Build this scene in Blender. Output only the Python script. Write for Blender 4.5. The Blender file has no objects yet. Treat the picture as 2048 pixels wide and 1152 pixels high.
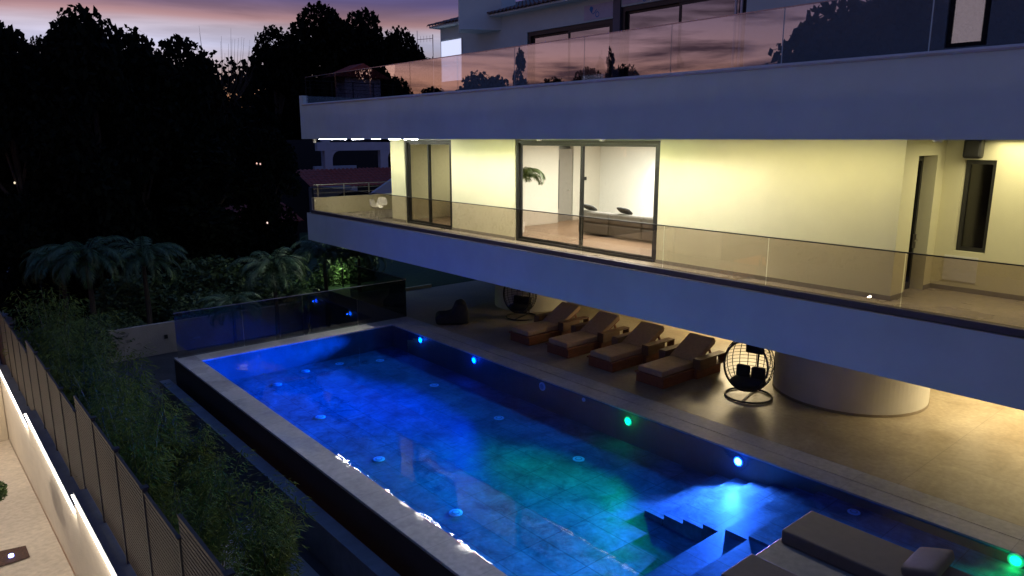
import bpy, bmesh, math, random
from math import radians as R, sin, cos, pi
from mathutils import Vector, Matrix
random.seed(7)
S = bpy.context.scene
COL = S.collection

# ------------------------------------------------------------------ camera
H = 7.0
YAW = R(40.4); PIT = math.atan(299 / 1440)
cam = bpy.data.cameras.new('camera'); camo = bpy.data.objects.new('camera', cam); COL.objects.link(camo)
cam.sensor_width = 36; cam.lens = 36 * 1440 / 2048; cam.clip_end = 2000; cam.clip_start = .1
camo.location = (0, 0, H); camo.rotation_euler = (pi / 2 - PIT, 0, -YAW)
S.camera = camo

# ------------------------------------------------------------------ world: dusk sky with cloud bands
W = bpy.data.worlds.new('World'); S.world = W; W.use_nodes = True
nt = W.node_tree; nt.nodes.clear(); N = nt.nodes; L = nt.links
def wn(t, **k):
    n = N.new(t)
    for a, b in k.items(): setattr(n, a, b)
    return n
def wmath(op, a, b=None, clamp=False):
    n = wn('ShaderNodeMath', operation=op, use_clamp=clamp)
    for i, v in enumerate((a, b)):
        if v is None: continue
        if isinstance(v, (int, float)): n.inputs[i].default_value = v
        else: L.new(v, n.inputs[i])
    return n.outputs[0]
tc = wn('ShaderNodeTexCoord'); sep = wn('ShaderNodeSeparateXYZ'); L.new(tc.outputs['Generated'], sep.inputs[0])
az = wmath('ARCTAN2', sep.outputs[0], sep.outputs[1])                       # azimuth from +Y
cmb = wn('ShaderNodeCombineXYZ'); L.new(az, cmb.inputs[0]); L.new(wmath('MULTIPLY', sep.outputs[2], 8.5), cmb.inputs[1])
nz = wn('ShaderNodeTexNoise'); nz.inputs['Scale'].default_value = 3.1; nz.inputs['Detail'].default_value = 7; nz.inputs['Roughness'].default_value = .55
nz.inputs['Distortion'].default_value = .35
L.new(cmb.outputs[0], nz.inputs['Vector'])
nz2 = wn('ShaderNodeTexNoise'); nz2.inputs['Scale'].default_value = 1.6; nz2.inputs['Detail'].default_value = 4
L.new(cmb.outputs[0], nz2.inputs['Vector'])
el = wmath('ADD', sep.outputs[2], wmath('MULTIPLY', wmath('SUBTRACT', nz2.outputs[0], .5), .035))
ramp = wn('ShaderNodeValToRGB'); L.new(el, ramp.inputs[0]); cr = ramp.color_ramp
stops = [(0, (.75, .28, .09)), (.045, (.78, .35, .15)), (.085, (.60, .46, .46)), (.112, (.60, .60, .80)), (.13, (.55, .48, .58)), (.142, (.44, .25, .26)), (.155, (.24, .15, .21)),
         (.170, (.115, .095, .23)), (.30, (.05, .10, .30)), (1, (.055, .15, .46))]
cr.elements[0].position = 0; cr.elements[0].color = (*stops[0][1], 1); cr.elements[1].position = 1; cr.elements[1].color = (*stops[-1][1], 1)
for p, c in stops[1:-1]: cr.elements.new(p).color = (*c, 1)
cl = wn('ShaderNodeValToRGB'); L.new(nz.outputs[0], cl.inputs[0]); cl.color_ramp.elements[0].position = .44; cl.color_ramp.elements[1].position = .56
away = wmath('SUBTRACT', 1.0, wmath('MULTIPLY', wmath('GREATER_THAN', az, -.15), .75))
clf = wmath('MULTIPLY', wmath('MULTIPLY', cl.outputs[0], .92), away)
ramp2 = wn('ShaderNodeValToRGB'); L.new(el, ramp2.inputs[0]); r2 = ramp2.color_ramp
st2 = [(0, (1.1, .42, .13)), (.045, (1.0, .42, .18)), (.075, (.62, .30, .22)), (.105, (.50, .29, .30)), (.14, (.34, .22, .28)), (.19, (.08, .065, .15)), (.30, (.05, .10, .30)), (1, (.055, .15, .46))]
r2.elements[0].color = (*st2[0][1], 1); r2.elements[1].color = (*st2[-1][1], 1)
for p, c in st2[1:-1]: r2.elements.new(p).color = (*c, 1)
side = wn('ShaderNodeMapRange'); L.new(az, side.inputs[0]); side.inputs[1].default_value = .02; side.inputs[2].default_value = -.3
mside = wn('ShaderNodeMixRGB'); L.new(side.outputs[0], mside.inputs[0]); L.new(ramp.outputs[0], mside.inputs[1]); L.new(ramp2.outputs[0], mside.inputs[2])
mx = wn('ShaderNodeMixRGB'); L.new(clf, mx.inputs[0]); L.new(mside.outputs[0], mx.inputs[1]); mx.inputs[2].default_value = (.055, .032, .05, 1)
# glow round the sunset bearing
glow = wmath('POWER', wmath('MAXIMUM', wmath('COSINE', wmath('ADD', az, R(20))), 0.0), 2.5)
low = wmath('SUBTRACT', 1.0, wmath('MULTIPLY', sep.outputs[2], 5.0), True)
gain = wmath('ADD', wmath('MULTIPLY', wmath('MULTIPLY', wmath('SUBTRACT', glow, .75), low), 1.3), 1.0)
gain = wmath('MAXIMUM', gain, .12)
vm = wn('ShaderNodeVectorMath', operation='SCALE'); L.new(mx.outputs[0], vm.inputs[0]); L.new(gain, vm.inputs['Scale'])
bg = wn('ShaderNodeBackground'); L.new(vm.outputs[0], bg.inputs[0]); bg.inputs[1].default_value = 1.0
wo = wn('ShaderNodeOutputWorld'); L.new(bg.outputs[0], wo.inputs[0])

# the sun is already down: only its last faint afterglow
sd = bpy.data.lights.new('afterglow', 'SUN'); sd.energy = .02; sd.angle = R(15); sd.color = (1, .6, .45)
so = bpy.data.objects.new('afterglow', sd); COL.objects.link(so); so.rotation_euler = (R(84), 0, R(24) + pi)
so.rotation_euler = Vector((sin(R(-24)), cos(R(-24)), .1)).to_track_quat('Z', 'Y').to_euler()

S.view_settings.view_transform = 'Standard'; S.view_settings.look = 'None'; S.view_settings.exposure = 0.22; S.view_settings.gamma = 1
S.render.engine = 'CYCLES'
cy = S.cycles; cy.use_denoising = True; cy.max_bounces = 10; cy.transparent_max_bounces = 24; cy.sample_clamp_indirect = 4
cy.caustics_reflective = False; cy.caustics_refractive = False

# ------------------------------------------------------------------ materials
MATS = {}
def mat(name, col=(.5, .5, .5), rough=.6, metal=0, scale=0, var=.0, bump=0, bscale=None, col2=None, stretch=None, spec=.5, detail=5):
    if name in MATS: return MATS[name]
    m = bpy.data.materials.new(name); m.use_nodes = True; t = m.node_tree; b = t.nodes['Principled BSDF']
    b.inputs['Base Color'].default_value = (*col, 1); b.inputs['Roughness'].default_value = rough; b.inputs['Metallic'].default_value = metal
    b.inputs['Specular IOR Level'].default_value = spec
    if scale:
        tc = t.nodes.new('ShaderNodeTexCoord'); mp = t.nodes.new('ShaderNodeMapping'); t.links.new(tc.outputs['Object'], mp.inputs[0])
        if stretch: mp.inputs['Scale'].default_value = stretch
        n = t.nodes.new('ShaderNodeTexNoise'); n.inputs['Scale'].default_value = scale; n.inputs['Detail'].default_value = detail; n.inputs['Roughness'].default_value = .62
        t.links.new(mp.outputs[0], n.inputs['Vector'])
        r = t.nodes.new('ShaderNodeValToRGB'); t.links.new(n.outputs[0], r.inputs[0])
        c2 = col2 or tuple(c * (1 - var) for c in col)
        r.color_ramp.elements[0].position = .32; r.color_ramp.elements[0].color = (*c2, 1)
        r.color_ramp.elements[1].position = .68; r.color_ramp.elements[1].color = (*col, 1)
        t.links.new(r.outputs[0], b.inputs['Base Color'])
        if bump:
            n2 = t.nodes.new('ShaderNodeTexNoise'); n2.inputs['Scale'].default_value = bscale or scale * 8; n2.inputs['Detail'].default_value = 4
            t.links.new(mp.outputs[0], n2.inputs['Vector'])
            bp = t.nodes.new('ShaderNodeBump'); bp.inputs['Strength'].default_value = bump; bp.inputs['Distance'].default_value = .02
            t.links.new(n2.outputs[0], bp.inputs['Height']); t.links.new(bp.outputs[0], b.inputs['Normal'])
    MATS[name] = m; return m
def emis(name, col, st):
    if name in MATS: return MATS[name]
    m = bpy.data.materials.new(name); m.use_nodes = True; b = m.node_tree.nodes['Principled BSDF']
    b.inputs['Base Color'].default_value = (*col, 1); b.inputs['Emission Color'].default_value = (*col, 1); b.inputs['Emission Strength'].default_value = st
    MATS[name] = m; return m
def glassm(name, tint, k, c, rough=0.0, rcol=(1, 1, 1)):
    m = bpy.data.materials.new(name); m.use_nodes = True; t = m.node_tree; t.nodes.clear()
    o = t.nodes.new('ShaderNodeOutputMaterial'); mix = t.nodes.new('ShaderNodeMixShader')
    tr = t.nodes.new('ShaderNodeBsdfTransparent'); tr.inputs[0].default_value = (*tint, 1)
    g = t.nodes.new('ShaderNodeBsdfGlossy'); g.inputs['Roughness'].default_value = rough; g.inputs[0].default_value = (*rcol, 1)
    f = t.nodes.new('ShaderNodeLayerWeight'); pw = t.nodes.new('ShaderNodeMath'); pw.operation = 'POWER'; pw.inputs[1].default_value = 5; t.links.new(f.outputs['Facing'], pw.inputs[0])
    ma = t.nodes.new('ShaderNodeMath'); ma.operation = 'MULTIPLY_ADD'; ma.inputs[1].default_value = k; ma.inputs[2].default_value = c + .03; ma.use_clamp = True
    t.links.new(pw.outputs[0], ma.inputs[0]); t.links.new(ma.outputs[0], mix.inputs[0]); t.links.new(tr.outputs[0], mix.inputs[1]); t.links.new(g.outputs[0], mix.inputs[2])
    t.links.new(mix.outputs[0], o.inputs[0]); MATS[name] = m; return m
rail_glass = glassm('tinted rail glass', (.80, .745, .71), .8, .03)
terr_glass = glassm('terrace rail glass', (.66, .66, .72), 1.0, .30)
low_glass = glassm('pool screen glass', (.50, .52, .54), 1.0, .03)
win_glass = glassm('window glass', (.93, .93, .92), 1.0, .02)
dark_win = glassm('dark mirror window', (.35, .35, .4), 1.0, .34)

stucco = mat('white stucco', (.64, .76, .74), .85, scale=.6, var=.13, bump=.25, bscale=60)
stucco_warm = mat('cream wall plaster', (.72, .69, .49), .85, scale=1.0, var=.06, bump=.2, bscale=60)
inner = mat('interior paint', (.76, .77, .73), .8, scale=2, var=.03)
inner_beige = mat('interior beige paint', (.60, .58, .51), .8, scale=2, var=.03)
stone_cop = mat('pale coping stone', (.62, .58, .56), .35, scale=3, var=.12)
alu = mat('anthracite aluminium', (.055, .055, .055), .4, .6, scale=30, var=.1)
steel = mat('brushed steel', (.5, .48, .44), .35, .9, scale=20, var=.1)
darkch = mat('dark rail channel', (.10, .09, .11), .45, .3, scale=10, var=.15)
black = mat('black plastic', (.012, .012, .013), .45, scale=20, var=.1)
tile_floor = mat('balcony floor tile', (.48, .44, .36), .22, scale=1.6, var=.18)
skirt = mat('grey skirting', (.3, .27, .22), .5, scale=6, var=.15)
oak = mat('oak floor boards', (.36, .26, .18), .35, scale=3, col2=(.26, .18, .12), stretch=(8, .6, 1))
woodm = mat('red brown timber', (.30, .10, .045), .55, scale=4, col2=(.17, .055, .025), stretch=(1, 7, 7), bump=.3)
arm_w = mat('dark timber', (.20, .10, .055), .55, scale=4, col2=(.12, .055, .03), stretch=(1, 7, 7), bump=.3)
cushion = mat('beige mattress fabric', (.46, .31, .20), .95, scale=9, var=.22, bump=.5, bscale=120)
daybedm = mat('taupe cushion fabric', (.135, .108, .088), .92, scale=5, var=.12, bump=.4, bscale=160)
beanm = mat('charcoal beanbag fabric', (.022, .022, .026), .9, scale=6, var=.3, bump=.4)
wicker = mat('black wicker', (.012, .011, .011), .5, scale=20, var=.2)
darkcush = mat('black cushion cloth', (.014, .015, .02), .9, scale=8, var=.2)
sofam = mat('grey sofa fabric', (.17, .155, .14), .9, scale=8, var=.2, bump=.4)
pillowm = mat('dark pillow velvet', (.07, .07, .068), .8, scale=14, col2=(.02, .02, .022))
rooft = mat('red clay roof tile', (.34, .055, .035), .7, scale=4, var=.5, bump=.3)
leafd = mat('dark pine foliage', (.010, .013, .009), .9, spec=.05, scale=1.2, var=.55)
leafm = mat('garden leaf', (.07, .12, .04), .6, scale=2.0, var=.6)
palmm = mat('palm frond green', (.045, .095, .03), .5, scale=3, var=.5)
bamb = mat('bamboo leaf', (.15, .17, .025), .8, scale=.9, col2=(.02, .055, .016), spec=.1)
bark = mat('dark bark', (.06, .045, .035), .9, scale=6, var=.4)
canem = mat('bamboo cane', (.12, .13, .05), .5, scale=6, var=.3)
soilm = mat('dark garden soil', (.045, .045, .05), .95, scale=1.1, col2=(.02, .02, .024), bump=.6)
grassm = mat('night lawn', (.025, .06, .02), .9, scale=3, var=.5, bump=.8, bscale=90)
poolwall_out = mat('black pool outer wall', (.02, .02, .021), .5, scale=3, var=.3)
grayconc = mat('grey concrete ledge', (.16, .17, .20), .6, scale=2.2, var=.35, bump=.3)
streetm = mat('pale paving', (.58, .50, .40), .75, scale=1.0, var=.13, bump=.25, bscale=40)
white_pl = mat('white plastic', (.75, .74, .70), .4, scale=10, var=.04)
doorgrey = mat('grey entrance door', (.25, .235, .205), .5, scale=6, var=.06)
film = mat('white protective film', (.55, .53, .66), .5, scale=5, var=.1)
filmblue = mat('blue print', (.01, .22, .6), .5, scale=5, var=.1)
mulch = mat('bark mulch', (.12, .05, .03), .9, scale=28, col2=(.02, .01, .008), bump=1.0, bscale=60)

def slabmat(name, c1, c2, rough, grid=None, wet=False, spec=.5, sc=.55, mott=(.82, 1.08)):
    """worn concrete or stone: two noise scales, optional joints, roughness that varies, optional wet film patches"""
    m = bpy.data.materials.new(name); m.use_nodes = True; t = m.node_tree; b = t.nodes['Principled BSDF']; n_ = t.nodes.new; l = t.links.new
    b.inputs['Specular IOR Level'].default_value = spec
    tc = n_('ShaderNodeTexCoord')
    a = n_('ShaderNodeTexNoise'); a.inputs['Scale'].default_value = sc; a.inputs['Detail'].default_value = 9; a.inputs['Roughness'].default_value = .68; a.inputs['Distortion'].default_value = .6
    l(tc.outputs['Object'], a.inputs['Vector'])
    r = n_('ShaderNodeValToRGB'); r.color_ramp.elements[0].position = .36; r.color_ramp.elements[1].position = .64
    r.color_ramp.elements[0].color = (*c2, 1); r.color_ramp.elements[1].color = (*c1, 1); l(a.outputs[0], r.inputs[0])
    out = r.outputs[0]
    fine = n_('ShaderNodeTexNoise'); fine.inputs['Scale'].default_value = 9; fine.inputs['Detail'].default_value = 6; l(tc.outputs['Object'], fine.inputs['Vector'])
    fr = n_('ShaderNodeMapRange'); fr.inputs[1].default_value = .3; fr.inputs[2].default_value = .7; fr.inputs[3].default_value = mott[0]; fr.inputs[4].default_value = mott[1]; l(fine.outputs[0], fr.inputs[0])
    vs = n_('ShaderNodeVectorMath'); vs.operation = 'SCALE'; l(out, vs.inputs[0]); l(fr.outputs[0], vs.inputs['Scale']); out = vs.outputs[0]
    if grid:
        br = n_('ShaderNodeTexBrick'); br.inputs['Scale'].default_value = 1; br.inputs['Mortar Size'].default_value = grid[2]; br.offset = .0
        br.inputs['Brick Width'].default_value = grid[0]; br.inputs['Row Height'].default_value = grid[1]; br.inputs['Mortar Smooth'].default_value = .5
        br.inputs['Color1'].default_value = (1, 1, 1, 1); br.inputs['Color2'].default_value = (.86, .86, .86, 1); br.inputs['Mortar'].default_value = (grid[3],) * 3 + (1,)
        l(tc.outputs['Object'], br.inputs['Vector'])
        mu = n_('ShaderNodeMixRGB'); mu.blend_type = 'MULTIPLY'; mu.inputs[0].default_value = 1; l(out, mu.inputs[1]); l(br.outputs[0], mu.inputs[2]); out = mu.outputs[0]
    l(out, b.inputs['Base Color'])
    rr = n_('ShaderNodeMapRange'); rr.inputs[1].default_value = .3; rr.inputs[2].default_value = .7; rr.inputs[3].default_value = rough - .1; rr.inputs[4].default_value = rough + .12; l(a.outputs[0], rr.inputs[0])
    l(rr.outputs[0], b.inputs['Roughness'])
    bp = n_('ShaderNodeBump'); bp.inputs['Strength'].default_value = .12; bp.inputs['Distance'].default_value = .01; l(fine.outputs[0], bp.inputs['Height']); l(bp.outputs[0], b.inputs['Normal'])
    if wet:
        wn_ = n_('ShaderNodeTexNoise'); wn_.inputs['Scale'].default_value = .9; wn_.inputs['Detail'].default_value = 5; l(tc.outputs['Object'], wn_.inputs['Vector'])
        wr = n_('ShaderNodeValToRGB'); wr.color_ramp.elements[0].position = .52; wr.color_ramp.elements[1].position = .56; l(wn_.outputs[0], wr.inputs[0])
        l(wr.outputs[0], b.inputs['Coat Weight']); b.inputs['Coat Roughness'].default_value = .06; b.inputs['Coat IOR'].default_value = 1.45
    MATS[name] = m; return m
deckm = slabmat('polished concrete deck', (.42, .35, .25), (.25, .195, .13), .38, (4.2, 5.3, .012, .72), spec=.5)
copm = slabmat('grey coping stone', (.52, .50, .48), (.34, .325, .31), .5, (1.2, 3.0, .006, .6))
copwet = slabmat('grey coping stone with wet film', (.52, .50, .495), (.33, .32, .325), .5, (3.0, 1.2, .006, .6), wet=True)
islandm = slabmat('island concrete', (.23, .205, .18), (.15, .135, .12), .55)
pooltile = slabmat('pool stone tile', (.32, .34, .35), (.10, .115, .13), .5, (.6, 1.2, .012, .45), sc=1.5, mott=(.76, 1.1), spec=.06)

# water
wm = bpy.data.materials.new('pool water'); wm.use_nodes = True; t = wm.node_tree; t.nodes.clear()
o = t.nodes.new('ShaderNodeOutputMaterial'); mix = t.nodes.new('ShaderNodeMixShader'); tr = t.nodes.new('ShaderNodeBsdfTransparent'); tr.inputs[0].default_value = (.045, .38, 1, 1)
g = t.nodes.new('ShaderNodeBsdfGlossy'); g.inputs['Roughness'].default_value = .015
f = t.nodes.new('ShaderNodeLayerWeight'); pw = t.nodes.new('ShaderNodeMath'); pw.operation = 'POWER'; pw.inputs[1].default_value = 5; t.links.new(f.outputs['Facing'], pw.inputs[0])
fm_ = t.nodes.new('ShaderNodeMath'); fm_.operation = 'MULTIPLY_ADD'; fm_.inputs[1].default_value = .98; fm_.inputs[2].default_value = .008; t.links.new(pw.outputs[0], fm_.inputs[0])
tcw = t.nodes.new('ShaderNodeTexCoord'); mp = t.nodes.new('ShaderNodeMapping'); mp.inputs['Scale'].default_value = (1.0, .55, 1)
nw = t.nodes.new('ShaderNodeTexNoise'); nw.inputs['Scale'].default_value = 2.6; nw.inputs['Detail'].default_value = 3; nw.inputs['Roughness'].default_value = .5
bw = t.nodes.new('ShaderNodeBump'); bw.inputs['Strength'].default_value = .35; bw.inputs['Distance'].default_value = .009
t.links.new(tcw.outputs['Object'], mp.inputs[0]); t.links.new(mp.outputs[0], nw.inputs['Vector']); t.links.new(nw.outputs[0], bw.inputs['Height'])
t.links.new(bw.outputs[0], g.inputs['Normal']); t.links.new(bw.outputs[0], f.inputs['Normal'])
t.links.new(fm_.outputs[0], mix.inputs[0]); t.links.new(tr.outputs[0], mix.inputs[1]); t.links.new(g.outputs[0], mix.inputs[2]); t.links.new(mix.outputs[0], o.inputs[0])

# ------------------------------------------------------------------ mesh helpers
class MB:
    def __init__(s): s.v = []; s.f = []
    def box(s, x0, x1, y0, y1, z0, z1, M=None):
        n = len(s.v)
        p = [Vector(q) for q in ((x0, y0, z0), (x1, y0, z0), (x1, y1, z0), (x0, y1, z0), (x0, y0, z1), (x1, y0, z1), (x1, y1, z1), (x0, y1, z1))]
        if M: p = [M @ q for q in p]
        s.v += p; s.f += [tuple(n + i for i in q) for q in ((0, 3, 2, 1), (4, 5, 6, 7), (0, 1, 5, 4), (1, 2, 6, 5), (2, 3, 7, 6), (3, 0, 4, 7))]; return s
    def quad(s, a, b, c, d):
        n = len(s.v); s.v += [Vector(q) for q in (a, b, c, d)]; s.f.append((n, n + 1, n + 2, n + 3)); return s
    def tube(s, pts, r, k=6, cap=True, closed=False):
        pts = [Vector(p) for p in pts]; n0 = len(s.v); m = len(pts)
        for i, p in enumerate(pts):
            d = (pts[(i + 1) % m] - pts[i - 1]) if closed else (pts[min(i + 1, m - 1)] - pts[max(i - 1, 0)])
            d.normalize(); a = d.orthogonal() if abs(d.z) > .95 else d.cross(Vector((0, 0, 1))); a.normalize(); b = d.cross(a)
            rr = r[i] if isinstance(r, (list, tuple)) else r
            for j in range(k):
                t_ = 2 * pi * j / k; s.v.append(p + (a * cos(t_) + b * sin(t_)) * rr)
        for i in range(m if closed else m - 1):
            for j in range(k):
                a_ = n0 + i * k + j; b_ = n0 + i * k + (j + 1) % k; c_ = n0 + ((i + 1) % m) * k + (j + 1) % k; d_ = n0 + ((i + 1) % m) * k + j
                s.f.append((a_, b_, c_, d_))
        if cap and not closed:
            s.f.append(tuple(n0 + j for j in range(k))[::-1]); s.f.append(tuple(n0 + (m - 1) * k + j for j in range(k)))
        return s
    def lathe(s, prof, k=32, c=(0, 0, 0), axis='z'):
        n0 = len(s.v); m = len(prof)
        for r_, z in prof:
            for j in range(k):
                a = 2 * pi * j / k
                p = (r_ * cos(a), r_ * sin(a), z)
                if axis == 'x': p = (z, r_ * cos(a), r_ * sin(a))
                s.v.append(Vector(p) + Vector(c))
        for i in range(m - 1):
            for j in range(k): s.f.append((n0 + i * k + j, n0 + i * k + (j + 1) % k, n0 + (i + 1) * k + (j + 1) % k, n0 + (i + 1) * k + j))
        s.f.append(tuple(n0 + j for j in range(k))[::-1]); s.f.append(tuple(n0 + (m - 1) * k + j for j in range(k))); return s
    def prism(s, pts, a, b, ax=1):
        """polygon pts in the plane normal to axis ax, extruded from a to b"""
        n = len(s.v); k = len(pts)
        def P(p, t_): return Vector({0: (t_, p[0], p[1]), 1: (p[0], t_, p[1]), 2: (p[0], p[1], t_)}[ax])
        s.v += [P(p, a) for p in pts] + [P(p, b) for p in pts]
        s.f.append(tuple(range(n, n + k))); s.f.append(tuple(range(n + 2 * k - 1, n + k - 1, -1)))
        for i in range(k): s.f.append((n + i, n + k + i, n + k + (i + 1) % k, n + (i + 1) % k))
        return s
    def build(s, name, m, parent=None, bevel=0, smooth=False, subsurf=0, M=None):
        me = bpy.data.meshes.new(name); me.from_pydata([tuple(v) for v in s.v], [], s.f); me.validate()
        bm = bmesh.new(); bm.from_mesh(me); bmesh.ops.recalc_face_normals(bm, faces=bm.faces)
        if bevel: bmesh.ops.bevel(bm, geom=bm.edges[:], offset=bevel, segments=2, profile=.5, affect='EDGES', clamp_overlap=True)
        bm.to_mesh(me); bm.free()
        if smooth: me.polygons.foreach_set('use_smooth', [True] * len(me.polygons))
        me.materials.append(m if not isinstance(m, str) else MATS[m])
        ob = bpy.data.objects.new(name, me); COL.objects.link(ob)
        if subsurf: md = ob.modifiers.new('sub', 'SUBSURF'); md.levels = md.render_levels = subsurf
        if parent: ob.parent = parent
        return ob
def tag(o, label=None, cat=None, group=None, kind=None):
    if label: o['label'] = label
    if cat: o['category'] = cat
    if group: o['group'] = group
    if kind: o['kind'] = kind
    return o
def empty(name, loc=(0, 0, 0), rz=0):
    e = bpy.data.objects.new(name, None); e.location = loc; e.rotation_euler = (0, 0, rz); COL.objects.link(e); return e
def thing(name, label, cat, loc=(0, 0, 0), rz=0, group=None): return tag(empty(name, loc, rz), label, cat, group)
def copy_tree(o, parent=None):
    c = o.copy(); COL.objects.link(c)
    if parent: c.parent = parent
    for ch in list(o.children): copy_tree(ch, c)
    return c
def struct(ob): return tag(ob, kind='structure')
def lamp(name, typ, loc, energy, color, parent=None, to=None, **k):
    d = bpy.data.lights.new(name, typ); d.energy = energy; d.color = color
    for a, b in k.items(): setattr(d, a, b)
    o_ = bpy.data.objects.new(name, d); COL.objects.link(o_); o_.location = loc
    if to is not None and (Vector(to) - Vector(loc)).xy.length > .01: o_.rotation_euler = (Vector(to) - Vector(loc)).to_track_quat('-Z', 'Y').to_euler()
    if parent: o_.parent = parent
    return o_
Fv = Vector((sin(YAW) * cos(PIT), cos(YAW) * cos(PIT), -sin(PIT))); Rv = Fv.cross(Vector((0, 0, 1))).normalized(); Uv = Rv.cross(Fv)
def ray(px, py): return Fv + Rv * ((px - 1024) / 1440) - Uv * ((py - 576) / 1440)
def bearing(px, dist):
    d = ray(px, 277); h = Vector((d.x, d.y)).normalized(); return h.x * dist, h.y * dist
def ztop(px, py, dist):
    d = ray(px, py); return H + d.z / math.hypot(d.x, d.y) * dist

# ------------------------------------------------------------------ ground, street, deck, lawn
struct(MB().box(1.95, 6.0, -30, 300, -3.2, -1.6).box(6.0, 300, 24.3, 300, -3.2, -1.6).build('ground', soilm))
struct(MB().box(-300, 1.95, 40, 300, -5, -3.6).build('far_ground', soilm))
struct(MB().quad((-60, -30, 2.04), (1.72, -30, 2.04), (1.72, 26.9, -2.45), (-60, 26.9, -2.45)).build('street', slabmat('street paving', (.62, .53, .42), (.50, .42, .33), .75, (2.6, 3.1, .004, .7))))
struct(MB().box(2.2, 6.3, 40.5, 60, -1.6, -1.57).build('driveway', mat('driveway paving', (.45, .42, .48), .8, scale=1, var=.1)))
struct(MB().box(3.6, 5.45, 10.2, 15.2, -1.6, -1.56).build('garden_path', mat('path concrete', (.30, .28, .27), .8, scale=1.5, var=.15)))
dk = MB().box(15.0, 46, -14, 28.3, -1.6, 0)
struct(dk.build('deck', deckm))
struct(MB().box(14.455, 14.995, -14, 24.25, -.3, 0).build('deck_border', copm))
struct(MB().box(15.0, 80, 28.3, 80, -1.6, -.03).build('lawn', grassm))
kb = tag(MB().box(17.6, 19.1, 28.42, 28.56, -.03, .12).build('garden_curb', mat('white curb', (.6, .56, .45), .7, scale=4, var=.1), bevel=.01), 'short pale curb at the dark lawn edge behind the deck', 'curb')

# ------------------------------------------------------------------ swimming pool
WZ = -.035
FZ = -.9
pool = thing('swimming_pool', 'long raised pool lit blue and green with grey stone rim', 'swimming pool', (0, 0, 0))
MB().box(6.8, 13.9, -3, 23.45, FZ - .3, FZ).build('pool_floor', pooltile, pool)
pw = MB().box(6.24, 6.8, -3, 24.25, -1.6, -.06)
pw.box(6.8, 13.9, 23.45, 24.23, -1.6, -.06)
pw.box(13.9, 14.4, -3, 24.23, -1.6, -.06)
pw.build('pool_wall', slabmat('pool wall stone', (.11, .12, .13), (.06, .065, .07), .5, (1.2, .6, .008, .6)), pool)
MB().box(6.205, 6.238, -3, 24.3, -1.6, -.075).build('outer_cladding', poolwall_out, pool)
MB().box(6.2, 6.8, -3, 24.3, -.058, 0).build('infinity_edge', copwet, pool, bevel=.008)
MB().box(6.8, 14.44, 23.45, 24.3, -.058, 0).build('far_coping', copm, pool, bevel=.008)
MB().box(13.9, 14.44, -3, 23.45, -.058, 0).build('deck_coping', copm, pool, bevel=.008)
MB().box(11.25, 13.9, -3, 6.42, FZ, -.24).box(6.8, 11.25, -3, 6.42, FZ, -.3).build('shallow_shelf', pooltile, pool)
for i, (ya, yb, z) in enumerate(((8.37, 8.88, -.76), (7.9, 8.37, -.65), (7.43, 7.9, -.55), (7.08, 7.43, -.45), (6.42, 6.93, -.34))):
    if i == 3: MB().box(11.27, 13.9, 6.93, 7.43, FZ, z).build('pool_step', pooltile, pool)
    else: MB().box(11.27, 13.9, ya, yb, FZ, z).build('pool_step', pooltile, pool)
MB().box(6.8, 11.27, 6.42, 7.08, FZ, -.45).build('pool_bench', pooltile, pool)
MB().box(9.0, 12.2, -3, 5.8, FZ + .01, 0).build('island', islandm, pool, bevel=.01)
ring_m = mat('white inlet plastic', (.8, .85, .85), .4, scale=10, var=.05)
for x, y, z in ((8.7, 22.1, FZ), (10.0, 22.8, FZ), (11.3, 22.8, FZ), (12.6, 22.2, FZ), (12.58, 18.7, FZ), (8.5, 18.55, FZ), (8.37, 15.0, FZ), (12.4, 15.15, FZ), (12.2, 11.75, FZ), (8.28, 11.6, FZ), (13.6, 5.55, -.24)):
    r_ = .15 if z == FZ else .12
    d_ = MB().lathe([(r_, 0), (r_, .012), (r_ * .8, .018)], 28).build('floor_inlet', ring_m, pool); d_.location = (x, y, z + .001)
    MB().lathe([(r_ * .62, .018), (r_ * .6, .021)], 24).build('grille', mat('inlet grey', (.3, .36, .4), .5, scale=30, var=.3), d_)
    MB().lathe([(r_ * .42, .021), (r_ * .38, .026)], 24).build('cap', ring_m, d_)
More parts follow.
